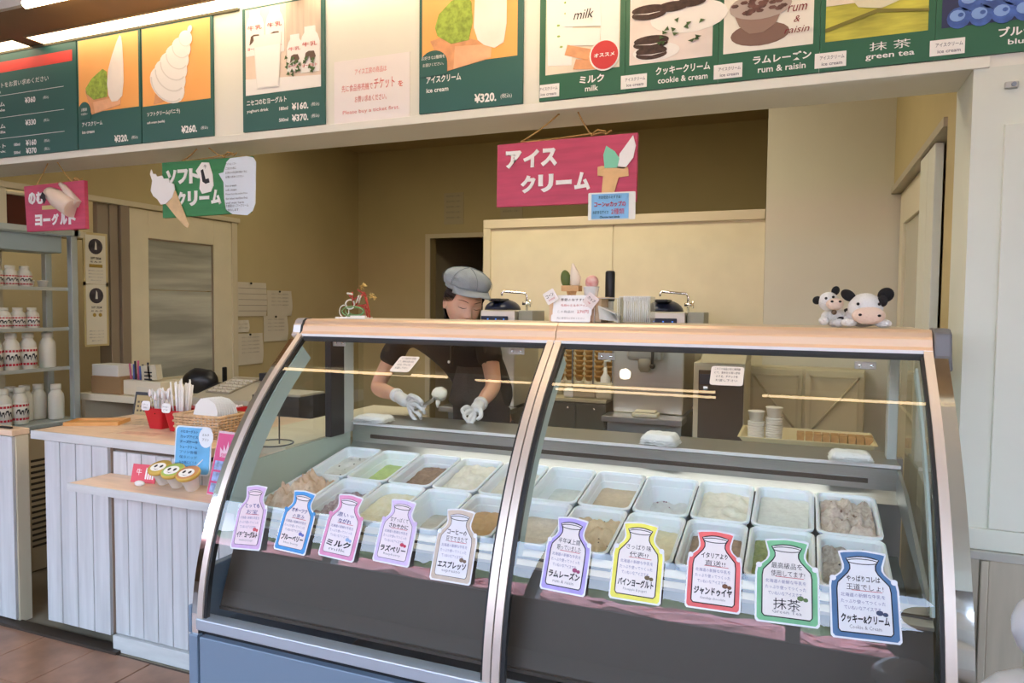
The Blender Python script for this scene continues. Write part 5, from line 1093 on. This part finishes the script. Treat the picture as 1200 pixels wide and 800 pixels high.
wfm = mat('wafer_brown', (.48, .28, .10), .7, var=.2, vscale=30)
for i in range(9):
    px = 938 + i * 10.0; x = P(px, 510, Y=Yt + .12).x
    t = thing('wafer_cup', 'square wafer cup on the yellow tray, %s from the cup stacks' % ('first', 'second', 'third', 'fourth', 'fifth', 'sixth', 'seventh', 'eighth', 'last')[i], 'wafer', (x, Yt + .12, ty.location.z + .006), group='wafer cups on the yellow tray')
    s_ = .0135
    obj('wafer', MB().box(-s_, s_, -.03, .03, 0, .045).box(-s_ - .001, s_ + .001, -.032, .032, .045, .058), wfm, t)
# ================================================================ things on top of the showcase
ZT = 1.4185
on = thing('wire_ornament', 'red, green and gold wire ornament on a white base at the left end', 'ornament', (-1.69, 2.36, ZT))
box('base', white, on, .0, .145, -.02, .02, 0, .006); box('base_card', paper, on, .08, .145, -.035, -.02, .0, .012)
gw = mat('green_wire', (.16, .34, .14), .35, .3); rw_ = mat('red_wire', (.42, .06, .04), .35, .3); gw2 = mat('gold_foil', (.72, .52, .18), .3, .6); ww = mat('pale_wire', (.66, .66, .58), .4)
for k in range(3):
    obj('green_frame', MB().tube([(.075 + (.05 - .008 * k) * math.cos(i * PI / 10), -.01 + .01 * k, .028 + (.020 - .003 * k) * math.sin(i * PI / 10)) for i in range(21)], .0022, 5), gw, on)
obj('pale_loop', MB().tube([(.028 + .022 * math.cos(i * PI / 10), 0, .028 + .024 * math.sin(i * PI / 10)) for i in range(21)], .0022, 5).tube([(.055 + .02 * math.cos(i * PI / 10), 0, .055 + .018 * math.sin(i * PI / 10)) for i in range(21)], .003, 5), ww, on)
rb = MB()
for (x0, z0, x1, z1) in ((.07, .045, .13, .05), (.065, .07, .125, .095), (.07, .045, .065, .10), (.125, .05, .135, .0), (.12, .095, .145, .02), (.13, .08, .145, .0), (.08, .05, .12, .10), (.06, .08, .05, .09), (.09, .11, .13, .085), (.10, .05, .14, .03)): rb.tube([(x0, 0, z0 + .002), (x1, 0, z1 + .004)], .0035, 6)
obj('red_frame', rb, rw_, on); obj('pale_bar', MB().tube([(.088, -.006, .06), (.10, -.006, .09)], .0028, 5).tube([(.10, -.006, .06), (.108, -.006, .09)], .0028, 5).tube([(.045, -.004, .098), (.07, -.004, .094)], .004, 5), ww, on)
for i in range(26):
    cx, cz = ((.11, .125), (.155, .085))[i % 2]; a = random.uniform(0, 6.28)
    obj('foil', MB().tube([(cx, random.uniform(-.01, .01), cz), (cx + .018 * math.cos(a), random.uniform(-.01, .01), cz + .014 * math.sin(a))], .0014, 4), gw2, on)
# sample stand
sd = thing('sample_box', 'peach cardboard box standing behind the laminated notice', 'box', (-.835, 2.42, ZT))
box('box_body', mat('peach_board', (.74, .52, .34), .6), sd, .0, .19, 0, .10, 0, .082, bevel=.002); box('box_flap', bpy.data.materials['peach_board'], sd, .15, .215, .01, .09, .082, .088)
cn = thing('sample_cone', 'wafer cone model with green and white ice cream on the notice box', 'model', (-.765, 2.46, ZT + .083))
wm = mat('cone_tan', (.62, .38, .17), .6, var=.1, vscale=40)
obj('wafer', MB().lathe([(.013, 0), (.019, .026)], n=4, smooth=False).box(-.032, .032, -.022, .022, .026, .046), wm, cn)
obj('green_scoop', MB().ball((-.022, 0, .068), (.019, .016, .034), 16, 12, lambda v: Vector((v.x - (v.z - .07) * .12, v.y, v.z))), mat('model_green', (.10, .14, .03), .5), cn)
obj('white_scoop', MB().loft([[(.012 + dx_ + r_ * math.cos(a), r_ * math.sin(a) * .8, z) for a in [2 * PI * i / 16 for i in range(16)]] for z, r_, dx_ in ((.044, .010, 0), (.05, .019, 0), (.075, .020, .002), (.095, .015, -.002), (.112, .008, -.006), (.125, .003, -.009))]), mat('model_white', (.82, .72, .58), .5), cn)
cn = thing('sample_cup', 'white cup model with a pink strawberry scoop', 'model', (-.690, 2.45, ZT + .083))
obj('cup', MB().lathe([(.020, 0), (.022, .002), (.028, .040), (.029, .042), (.026, .041)], n=20), white, cn)
obj('scoop', MB().ball((.002, 0, .058), .024, 18, 12, lambda v: v + Vector((0, 0, .002)) * noise.noise(v * 90)), mat('model_pink', (.72, .26, .24), .5, col2=(.80, .55, .50), vscale=50), cn)
lm = thing('laminated_notice', 'stack of laminated white notices in front of the peach box', 'notice', (-.825, 2.395, ZT), rot=(R(-6), 0, 0))
for j, (z0, z1) in enumerate(((.0, .026), (.022, .050), (.044, .094))): obj('sheet', MB().prism(rrect(.012 - .004 * (j == 0), .150 + .003 * j, z0, z1, .005, 2), -.002 - .004 * (2 - j) * .6, -.001 - .004 * (2 - j) * .6), mat('notice_gloss', (.80, .80, .80), .2), lm)
lett(lm, '季節のおすすめ', .085, .078, .010, ink, w=.09, y=-.0035, off=.02, res=1); lett(lm, '今月のミルクアイス', .09, .058, .009, redink, w=.10, y=-.0035, off=.02, res=1); lett(lm, 'この商品は', .06, .036, .009, greyink, w=.06, y=-.006, off=.02, res=1); lett(lm, '270円', .122, .036, .012, redink, w=.04, y=-.006, off=.04, res=1); lett(lm, '先に食券をお求めください', .08, .013, .007, greyink, w=.10, y=-.009, off=0, res=1)
for x, z, a_, s1, s2, lab in ((-.818, .088, 30, 'コーン', 'cone', 'white diamond card reading cone, left of the notices'), (-.672, .075, -38, 'カップ', 'cup', 'pinkish diamond card reading cup, right of the notices')):
    t = thing('diamond_card', lab, 'card', (x, 2.385, ZT + z), rot=(0, R(-a_), 0)); obj('card', MB().prism(rrect(-.022, .022, -.022, .022, .004), -.002, 0), mat('card_rose' if a_ < 0 else 'card_white', (.74, .66, .64) if a_ < 0 else (.82, .80, .80), .4), t); lett(t, s1, 0, .005, .012, ink, y=-.003, w=.03, off=.01, res=1); lett(t, s2, 0, -.010, .006, redink, y=-.003, off=0, res=1)
    obj('clip', MB().box(-.004, .004, 0, .03, -.02, -.014), white, t)
def acrylic(x0, w_, h_, lab, fill):
    t = thing('acrylic_box', lab, 'box', (x0, 2.40, ZT)); b = MB().box(0, w_, 0, .002, 0, h_).box(0, w_, .098, .10, 0, h_).box(0, .002, .002, .098, 0, h_).box(w_ - .002, w_, .002, .098, 0, h_).box(0, w_, 0, .10, 0, .002)
    obj('walls', b, glasst, t); obj('edges', MB().box(0, w_, 0, .002, h_ - .002, h_).box(0, .0015, 0, .0015, 0, h_).box(w_ - .0015, w_, 0, .0015, 0, h_), mat('edge_shine', (.75, .78, .78), .2), t)
    return t
t = acrylic(-.665, .083, .085, 'clear acrylic box of paper packets, left one', 0)
o = thing('paper_packets', 'white paper packets lying slanted in the left acrylic box', 'packets', (-.66, 2.41, ZT + .003)); 
for i in range(7): obj('packet', MB().box(0, .066, 0, .07, 0, .006), paper, o, loc=(.004 + .001 * i, .004, .050 - .007 * i if i < 7 else 0), rot=(0, R(24 - 3 * i), 0))
t = acrylic(-.578, .105, .090, 'clear acrylic box crammed with white spoons, right one', 1)
o = thing('spoon_bundle', 'bundle of white plastic spoons in the right acrylic box', 'spoons', (-.574, 2.41, ZT + .003))
for i in range(26): x = .008 + (i % 13) * .0068; y = .015 + .035 * (i // 13); obj('spoon', MB().tube([(x, y, .0), (x + random.uniform(-.002, .002), y, .078)], .0026, 5).ball((x, y, .08), (.0038, .003, .010), 6, 5), mat('spoon_white', (.82, .83, .84), .3), o)
o = thing('black_cylinder', 'slim upright black cylinder with a white foot behind the acrylic boxes', 'dispenser', (-.645, 2.54, ZT)); obj('tube', MB().lathe([(.016, .075), (.0175, .08), (.0175, .178), (.014, .184), (0, .185)], n=18), black, o); obj('foot', MB().lathe([(.016, 0), (.014, .075), (.010, .078)], n=14), white, o)
# two cow plush toys
pw = mat('plush_white', (.76, .77, .78), .95, bump=.6, bscale=260); pk = mat('plush_black', (.012, .012, .014), .95, bump=.5, bscale=260); pp = mat('plush_pink', (.78, .62, .52), .95, bump=.5, bscale=260)
def cow(x, y, s, rz, label, lying):
    t = thing('cow_toy', label, 'plush toy', (x, y, ZT), rotz=R(rz)); o = lambda n, m, c, r: obj(n, MB().ball(c, r, 18, 12), m, t)
    K_ = s
    f = lambda c: tuple(v * K_ for v in c)
    o('head', pw, f((0, -.02, .078 if not lying else .055)), f((.030, .027, .030)) if not lying else f((.046, .04, .042)))
    if not lying:
        o('muzzle', pp, f((.014, -.045, .070)), f((.026, .017, .019))); o('body', pw, f((.03, .02, .030)), f((.045, .028, .028)))
        for c in ((-.012, -.022, .018), (.03, -.03, .012), (.06, -.014, .014), (.02, .0, .012)): o('leg', pw, f(c), f((.016, .018, .0135)))
        for c in ((.062, .012, .046), (.04, -.002, .020)): o('spot', pk, f(c), f((.014, .016, .012)))
        er = (((-.033, -.018, .082), (.014, .007, .013), -30), ((.020, -.015, .112), (.012, .007, .015), 20)); ey = ((-.012, -.046, .088), (.008, -.05, .092)); ns = ((.003, -.060, .078), (.026, -.060, .078)); o('bell', mat('bell_brown', (.10, .06, .03), .4), f((.012, -.048, .045)), f((.008, .005, .008)))
    else:
        o('muzzle', pp, f((.004, -.052, .034)), f((.043, .020, .025))); o('body', pw, f((.0, .03, .030)), f((.05, .04, .03)))
        for c in ((-.042, -.03, .014), (.045, -.03, .012)): o('leg', pw, f(c), f((.022, .02, .012)))
        er = (((-.045, -.02, .090), (.022, .008, .015), 35), ((.052, -.012, .092), (.022, .009, .020), -35)); ey = ((-.024, -.056, .066), (.030, -.052, .066)); ns = ((-.020, -.071, .036), (.028, -.071, .034))
        o('spot', pk, f((.040, -.034, .074)), f((.014, .014, .016)))
    for c, r_, a in er: obj('ear', MB().ball((0, 0, 0), f(r_), 14, 10), pk, t, loc=f(c), rot=(0, R(a), 0))
    for c in ey: o('eye', pk, f(c), f((.0042, .003, .0042)))
    for c in ns: o('nostril', pk, f(c), f((.0045, .003, .0035)))
cow(.072, 2.425, .98, 8, 'smaller plush cow sitting with its head tilted, a bell at its neck', False)
cow(.172, 2.38, 1.05, 4, 'larger-headed plush cow lying down with round pink muzzle, at right', True)
# ================================================================ white swirl statue at the lower right
sw = obj('swirl_statue', MB(), None) if 0 else None
mb = MB(); pts = []; rr = []
for i in range(160):
    u = i / 159; a = u * 2 * PI * 3.3 + 2.4; R_ = .10 * (1 - u) ** .8 + .003
    pts.append((R_ * math.cos(a), R_ * math.sin(a), .72 + .50 * u)); rr.append(.088 * (1 - u) ** .5 + .005)
mb.tube(pts, rr, 18)
st_ = thing('swirl_statue', 'large glossy white soft serve statue at the lower right corner', 'statue', (.398, 1.2, 0)); st_.scale = (1, 1, .985)
sm1 = mat('statue_white', (.66, .70, .76), .25, coat=.5)
obj('swirl', mb, sm1, st_); obj('cone', MB().lathe([(.17, 0), (.17, .05), (.07, .06), (.09, .45), (.13, .66), (.15, .67), (.15, .72)], n=28), mat('statue_cone', (.60, .38, .18), .5), st_)
# ================================================================ the clerk
skin = mat('skin', (.62, .36, .25), .5, sss=.25, var=.05, vscale=9); hair_m = mat('dark_hair', (.018, .011, .009), .5, var=.3, vscale=30, stretch=(8, 8, 1)); tee = mat('black_tee', (.014, .013, .014), .85, bump=.3, bscale=60)
apr = mat('dark_apron', (.045, .036, .032), .85, bump=.3, bscale=120); capm = mat('cap_linen', (.28, .32, .36), .9, var=.08, vscale=20, bump=.4, bscale=220); glove = mat('white_glove', (.80, .81, .82), .6, bump=.4, bscale=60)
def evalmesh(o):
    bpy.context.view_layer.update(); d = bpy.context.evaluated_depsgraph_get()
    return bpy.data.meshes.new_from_object(o.evaluated_get(d))
def skinned(chains, levels=1, smooth=True):
    """chains: lists of (point, (rx, ry)); each starts at its own root, or at an index already laid out"""
    V = []; E = []; Rr = []; roots = []
    for ch in chains:
        prev = None
        for it in ch:
            if isinstance(it, int): prev = it; continue
            p, r = it; V.append(tuple(p)); Rr.append(r if isinstance(r, tuple) else (r, r))
            if prev is None: roots.append(len(V) - 1)
            else: E.append((prev, len(V) - 1))
            prev = len(V) - 1
    me = bpy.data.meshes.new('k'); me.from_pydata(V, E, []); o = bpy.data.objects.new('k', me); C.objects.link(o)
    sm = o.modifiers.new('s', 'SKIN'); sm.use_smooth_shade = smooth
    if not me.skin_vertices: me.attributes  # layer is made by the modifier below
    if not me.skin_vertices:
        bm = bmesh.new(); bm.from_mesh(me); bm.verts.layers.skin.verify(); bm.to_mesh(me); bm.free()
    for i, sv in enumerate(me.skin_vertices[0].data): sv.radius = Rr[i]; sv.use_root = i in roots
    ss = o.modifiers.new('u', 'SUBSURF'); ss.levels = levels; ss.render_levels = levels
    m = evalmesh(o); bpy.data.objects.remove(o); return m
def add_mesh(mb, me, smooth=True, M=None):
    v = [M @ x.co if M else x.co for x in me.vertices]; return mb.add([tuple(x) for x in v], [tuple(p.vertices) for p in me.polygons], smooth)
HC = P(543, 355, Y=2.86)                     # head centre
HM = Matrix.Translation(HC) @ Matrix.Rotation(R(46), 4, 'Z') @ Matrix.Rotation(R(15), 4, 'X') @ Matrix.Rotation(R(7), 4, 'Y') @ Matrix.Scale(1.07, 4)
A_, B_, C_ = .073, .092, .110
def g2(x, z, cx, cz, sx, sz): return math.exp(-((x - cx) / sx) ** 2 - ((z - cz) / sz) ** 2)
def face(v):
    x, y, z = v; k = max(0, -z / C_)
    x *= 1 - .34 * k ** 1.7; y = y * (1 - .20 * k ** 2) - .010 * k
    if y < 0: y *= 1 - .10 * math.exp(-(z / .05) ** 2) * (1 - min(1, abs(x) / .08))
    if y < -.02:
        ax = abs(x); d = 0
        d -= .020 * g2(x, z, 0, -.034, .0115, .012) + .012 * g2(x, z, 0, -.018, .009, .020) + .006 * g2(ax, z, .012, -.037, .006, .006)
        d += .009 * g2(ax, z, .031, .004, .017, .012) - .004 * g2(ax, z, .031, -.001, .012, .007)
        d -= .005 * g2(ax, z, .040, -.034, .018, .018) + .004 * g2(x, z, 0, .030, .05, .012)
        d -= .007 * g2(x, z, 0, -.060, .020, .0045) + .0065 * g2(x, z, 0, -.070, .017, .005) - .004 * g2(x, z, 0, -.0650, .022, .002)
        d -= .009 * g2(x, z, 0, -.094, .020, .014)
        y += d
    return Vector((x, y, z))
def fsurf(x, z, out=0):
    q = 1 - (x / A_) ** 2 - (z / C_) ** 2; k = max(0, -z / C_); x0 = x / (1 - .34 * k ** 1.7); q = max(.01, 1 - (x0 / A_) ** 2 - (z / C_) ** 2)
    p = face((x0, -B_ * q ** .5, z)); return Vector((p.x, p.y - out, p.z))
pb = lambda px, py, Y: P(px, py, Y=Y)
neckT = HM @ Vector((0, .02, -.07)); sh_c = Vector((HC.x - .03, 3.06, 1.345))
shR = pb(474, 388, 3.06); elR = pb(441, 455, 2.99); wrR = pb(465, 463, 2.77)
shL = pb(570, 392, 3.06); elL = pb(579, 453, 2.98); wrL = pb(563, 473, 2.80)
pelv = Vector((sh_c.x - .01, 3.22, .92))
body = skinned([[(pelv, (.115, .08)), (pelv + Vector((0, -.03, .18)), (.105, .078)), (Vector((sh_c.x, 3.10, 1.24)), (.125, .085)), (sh_c + Vector((0, 0, -.01)), (.075, .07)), (neckT.lerp(sh_c, .5), (.047, .047)), (neckT, (.045, .048))],
                [2, (shR + Vector((.02, 0, 0)), .052), (shR.lerp(elR, .5), .045), (elR, .038), (elR.lerp(wrR, .4), .038), (wrR, .026)],
                [2, (shL + Vector((-.02, 0, 0)), .052), (shL.lerp(elL, .5), .045), (elL, .038), (elL.lerp(wrL, .4), .038), (wrL, .026)],
                [0, (pelv + Vector((-.075, 0, -.12)), .075), (Vector((pelv.x - .09, 3.20, .48)), .055), (Vector((pelv.x - .09, 3.24, .09)), .038), (Vector((pelv.x - .09, 3.12, .045)), .035)],
                [0, (pelv + Vector((.075, 0, -.12)), .075), (Vector((pelv.x + .09, 3.20, .48)), .055), (Vector((pelv.x + .09, 3.24, .09)), .038), (Vector((pelv.x + .09, 3.12, .045)), .035)]], 2)
mb = MB(); add_mesh(mb, body)
hd = MB().ball((0, 0, 0), (A_, B_, C_), 72, 60, face)
for s_ in (-1, 1): hd.ball((s_ * .073, .012, -.008), (.010, .018, .030), 14, 10)
hd.xf(HM); mb.add(hd.v, hd.f, True)
tmp = obj('tmp', mb, None); rm = tmp.modifiers.new('r', 'REMESH'); rm.mode = 'VOXEL'; rm.voxel_size = .0042; rm.use_smooth_shade = True
sm_ = tmp.modifiers.new('s', 'SMOOTH'); sm_.factor = .5; sm_.iterations = 2
me = evalmesh(tmp); bpy.data.objects.remove(tmp)
cl = thing('person', 'woman in grey-blue cap, black T-shirt and white gloves bending over the showcase, holding a scoop', 'person', (0, 0, 0)); cl['label'] = 'woman in grey-blue cap and black T-shirt bending to scoop ice cream'
bo = link('body', me, skin, cl)
# features on the face
def tube_on(pts, r, m, name, out=.0006): obj(name, MB().tube([HM @ fsurf(x, z, out) for x, z in pts], r, 6), m, cl)
for s_ in (-1, 1):
    tube_on([(s_ * (.031 + .0165 * u), -.0055 + .0045 * u * u - (.0015 if u * 1 > .5 else 0)) for u in (-1, -.75, -.5, -.25, 0, .25, .5, .75, 1)], [.0005, .0009, .0012, .0014, .0015, .0015, .0014, .0011, .0006], hair_m, 'eyelashes', .001)
    tube_on([(s_ * (.031 + .0155 * u), .0045 - .003 * u * u) for u in (-1, -.5, 0, .5, 1)], .0005, mat('lid_fold', (.32, .16, .11), .6), 'lid_fold', .0)
    tube_on([(s_ * (.032 + .020 * u), .022 + .004 * (1 - u * u) + .002 * u * s_ * s_) for u in (-1, -.5, 0, .5, 1)], [.0008, .0017, .0018, .0015, .0006], mat('brow_hair', (.10, .055, .04), .8), 'eyebrow', .0004)
    obj('cheek_blush', MB().add([tuple(HM @ fsurf(s_ * (.042 + .014 * math.cos(a)), -.032 + .010 * math.sin(a), .0006)) for a in [2 * PI * i / 16 for i in range(16)]], [tuple(range(16))]), mat('blush', (.66, .33, .25), .6, sss=.2), cl) if 0 else None
lp = MB()
for z0, dz, w_ in ((-.0610, .0035, .020), (-.0695, .0040, .017)):
    rings = []
    for i in range(11):
        u = i / 10 * 2 - 1; t_ = (1 - u * u) ** .5 * dz + .0002; c = u * w_
        rings.append([HM @ fsurf(c, z0 + t_ * math.sin(b) + (.0015 * math.cos(u * 7) if z0 > -.065 else 0), .0008 + .0014 * max(0, math.cos(b)) * (1 - u * u)) for b in (-PI / 2, -PI / 4, 0, PI / 4, PI / 2, PI)])
    lp.loft(rings)
obj('lips', lp, mat('lip_pink', (.55, .20, .18), .4, sss=.2), cl)
nm = MB()
for s_ in (-1, 1): p = fsurf(s_ * .007, -.0435, -.0005); nm.ball(p, (.0028, .002, .0016), 8, 6)
obj('nostrils', nm.xf(HM), mat('nostril_dark', (.22, .10, .08), .8), cl)
# hair: shell over the back and sides, parted strands and a low tail
hr = MB().ball((0, .006, .004), (A_ + .008, B_ + .004, C_ + .004), 40, 30, lambda v: v if (v.y > .004 or v.z > .055) else Vector((v.x * .86, max(v.y, -.05) if v.z < .055 else v.y, v.z)))
hr.f = [f for f in hr.f if sum(hr.v[i][1] for i in f) / len(f) > .002 - max(0, (sum(hr.v[i][2] for i in f) / len(f)) - .02) * 2.2]; hr.sm = [True] * len(hr.f)
o = obj('hair', hr.xf(HM), hair_m, cl, solid=.004)
st = MB()
for s_ in (-1, 1):
    for i in range(9):
        x = s_ * (.058 + .0022 * i); st.tube([HM @ Vector((x * .95, -.055 + .006 * i, .062)), HM @ Vector((x * 1.12, -.050 + .007 * i, .035)), HM @ Vector((x * 1.10 + s_ * .002, -.035 + .006 * i, .008 - .002 * i))], [.003, .0035, .001], 5)
for i in range(10):
    x = -.045 + .01 * i; st.tube([HM @ Vector((x, .075, .0)), HM @ Vector((x * .9, .088, -.05)), HM @ Vector((x * .7, .075, -.11))], [.008, .009, .003], 6)
obj('hair_strands', st, hair_m, cl)
# linen cap
cp = thing('cap', '', '') if 0 else None
def crown(v):
    a = math.atan2(v.y, v.x); q = 1 + .035 * math.cos(a * 6) * (1 if v.z > .06 else .5)
    w = Vector((v.x * q, v.y * q, v.z)); w += Vector((1, 1, .6)) * .004 * noise.noise(w * 30)
    if w.z < .072: w.x *= .84; w.y *= .86
    return w
obj('cap_crown', MB().ball((0, .010, .090), (.100, .116, .056), 48, 22, crown).xf(HM), capm, cl)
obj('cap_band', MB().lathe([(.083, .056), (.088, .058), (.089, .080), (.082, .084)], c=(0, .004, 0), n=40, sy=1.20, sx=.98).xf(HM), capm, cl)
br = MB(); rings = []
for i in range(21):
    a = R(-90 - 62 + 124 * i / 20); u = abs(i - 10) / 10; L_ = .060 * (1 - u ** 2.4) + .004
    p0 = Vector((.086 * math.cos(a), .004 + .104 * math.sin(a), .076)); d = Vector((math.cos(a) * .35, -1, 0)).normalized()
    top = []
    for j in range(6):
        t_ = j / 5; top.append(p0 + d * L_ * t_ + Vector((0, 0, -.008 * t_ * t_ * (1 + u) - .010 * u * t_)))
    rings.append([HM @ p for p in top] + [HM @ (p + Vector((0, 0, -.0035))) for p in reversed(top)])
obj('cap_visor', br.loft(rings), capm, cl)
sm2 = MB()
for k in range(6):
    a = PI / 6 + PI / 3 * k
    sm2.tube([HM @ Vector((.106 * math.cos(a) * math.cos(t_) * .98, .010 + .119 * math.sin(a) * math.cos(t_), .090 + .058 * math.sin(t_))) for t_ in [R(x) for x in (-10, 10, 30, 50, 70, 88)]], .0011, 5)
obj('cap_seams', sm2, mat('cap_seam', (.16, .19, .22), .9), cl)
# T-shirt and apron
tm_ = skinned([[(pelv + Vector((0, 0, .02)), (.165, .115)), (pelv + Vector((0, -.03, .18)), (.150, .105)), (Vector((sh_c.x, 3.10, 1.23)), (.168, .112)), (sh_c + Vector((0, .005, -.012)), (.088, .084)), (sh_c.lerp(neckT, .34), (.060, .060))],
               [2, (shR + Vector((.005, 0, .0)), .068), (shR.lerp(elR, .36), .064), (shR.lerp(elR, .62), .066)],
               [2, (shL + Vector((-.005, 0, .0)), .068), (shL.lerp(elL, .36), .064), (shL.lerp(elL, .62), .066)]], 2)
to = link('t_shirt', tm_, tee, cl); 
trm = skinned([[(pelv + Vector((0, 0, .03)), (.155, .108)), (pelv + Vector((0, 0, -.06)), (.14, .10))],
               [1, (pelv + Vector((-.085, 0, -.12)), .095), (Vector((pelv.x - .09, 3.20, .48)), .068), (Vector((pelv.x - .09, 3.24, .10)), .055)],
               [1, (pelv + Vector((.085, 0, -.12)), .095), (Vector((pelv.x + .09, 3.20, .48)), .068), (Vector((pelv.x + .09, 3.24, .10)), .055)]], 2)
link('trousers', trm, mat('dark_trousers', (.02, .02, .025), .9), cl)
am = MB(); v = []; f = []
for i in range(17):
    for j in range(21):
        u = i / 16 * 2 - 1; z = .62 + (1.19 - .62) * j / 20; hw = .155 if z < 1.0 else .155 - .06 * (z - 1.0) / .19
        a = u * 1.25; v.append((sh_c.x + hw * math.sin(a) * 1.02, 3.12 + (.06 if z < 1.0 else .0) - .125 * math.cos(a) - .02 + .006 * math.sin(u * 9 + z * 5), z))
for i in range(16):
    for j in range(20): q = i * 21 + j; f.append((q, q + 21, q + 22, q + 1))
obj('apron', am.add(v, f, True), apr, cl, solid=.004)
obj('apron_strap', MB().tube([(sh_c.x - .09, 2.985, 1.19), (sh_c.x - .085, 2.975, 1.28), (sh_c.x - .06, 3.02, 1.375)], .008, 6).tube([(sh_c.x + .09, 2.985, 1.19), (sh_c.x + .085, 2.975, 1.28), (sh_c.x + .06, 3.02, 1.375)], .008, 6), apr, cl)
b0 = pb(526, 424, 2.97); obj('badge', MB().ball(b0, (.007, .004, .007), 12, 8), white, cl)
# gloved hands
def hand(wr, palm, prad, fingers, thumb):
    ch = [[(wr, .027), (wr.lerp(palm, .45), .031), (palm, prad)]]
    m = skinned(ch, 2); h = MB(); add_mesh(h, m)
    for fg in fingers + [thumb]:
        rr_ = (.0108, .0104, .0096, .0075) if fg is not thumb else (.013, .0118, .0105, .008)
        add_mesh(h, skinned([[(p, r_) for p, r_ in zip(fg, rr_)]], 2))
    h.tube([wr + (wr - palm).normalized() * .012, wr + (wr - palm).normalized() * .0, wr + (palm - wr) * .1], [.031, .032, .030], 16)
    o = obj('glove_tmp', h, None); q = o.modifiers.new('r', 'REMESH'); q.mode = 'VOXEL'; q.voxel_size = .0026; q.use_smooth_shade = True; q2 = o.modifiers.new('s', 'SMOOTH'); q2.factor = .5; q2.iterations = 2
    me = evalmesh(o); bpy.data.objects.remove(o); link('glove', me, glove, cl)
pR = pb(478, 472, 2.70)
hand(wrR, pR, (.030, .026), [[pR, pb(487, 468, 2.655), pb(495, 472, 2.63), pb(499, 478, 2.65)], [pR, pb(488, 474, 2.655), pb(496, 480, 2.63), pb(498, 485, 2.655)], [pR, pb(486, 481, 2.66), pb(493, 487, 2.64), pb(493, 491, 2.665)], [pR, pb(482, 486, 2.67), pb(487, 492, 2.655), pb(487, 494, 2.675)]],
     [pR + Vector((0, 0, .012)), pb(481, 463, 2.655), pb(489, 466, 2.63), pb(496, 472, 2.615)])
pL = pb(556, 482, 2.73)
hand(wrL, pL, (.032, .027), [[pL, pb(547, 476, 2.69), pb(541, 480, 2.66), pb(544, 486, 2.655)], [pL, pb(549, 482, 2.685), pb(543, 487, 2.655), pb(547, 492, 2.655)], [pL, pb(552, 488, 2.685), pb(547, 493, 2.66), pb(551, 496, 2.665)], [pL, pb(556, 491, 2.69), pb(552, 496, 2.67), pb(556, 497, 2.68)]],
     [pL + Vector((.004, 0, .010)), pb(563, 480, 2.69), pb(564, 488, 2.665), pb(558, 492, 2.65)])
# the scoop in her hand
a = pb(487, 480, 2.655); b_ = pb(507, 469, 2.62); c = pb(515, 463, 2.605)
sp = thing('ice_cream_scoop', 'steel scoop loaded with white ice cream in her gloved hand', 'scoop', a)
obj('handle', MB().tube([(0, 0, 0), b_ - a, c - a - Vector((.02, 0, -.0))], [.009, .008, .005], 10), steel, sp)
obj('bowl', MB().ball(c - a, (.031, .024, .026), 20, 14, lambda v: Vector((v.x, v.y, min(v.z, (c - a).z + .012)))), steel, sp)
obj('ice_cream', MB().ball(c - a + Vector((.002, -.002, .008)), (.033, .027, .026), 22, 16, lambda v: v + Vector((.004, .003, .005)) * noise.noise(v * 55)).tube([c - a + Vector((.0, -.006, -.01)), c - a + Vector((-.004, -.006, -.034)), c - a + Vector((-.006, -.006, -.050))], [.013, .009, .003], 8), mat('scooped_cream', (.80, .78, .68), .5, sss=.1), sp)
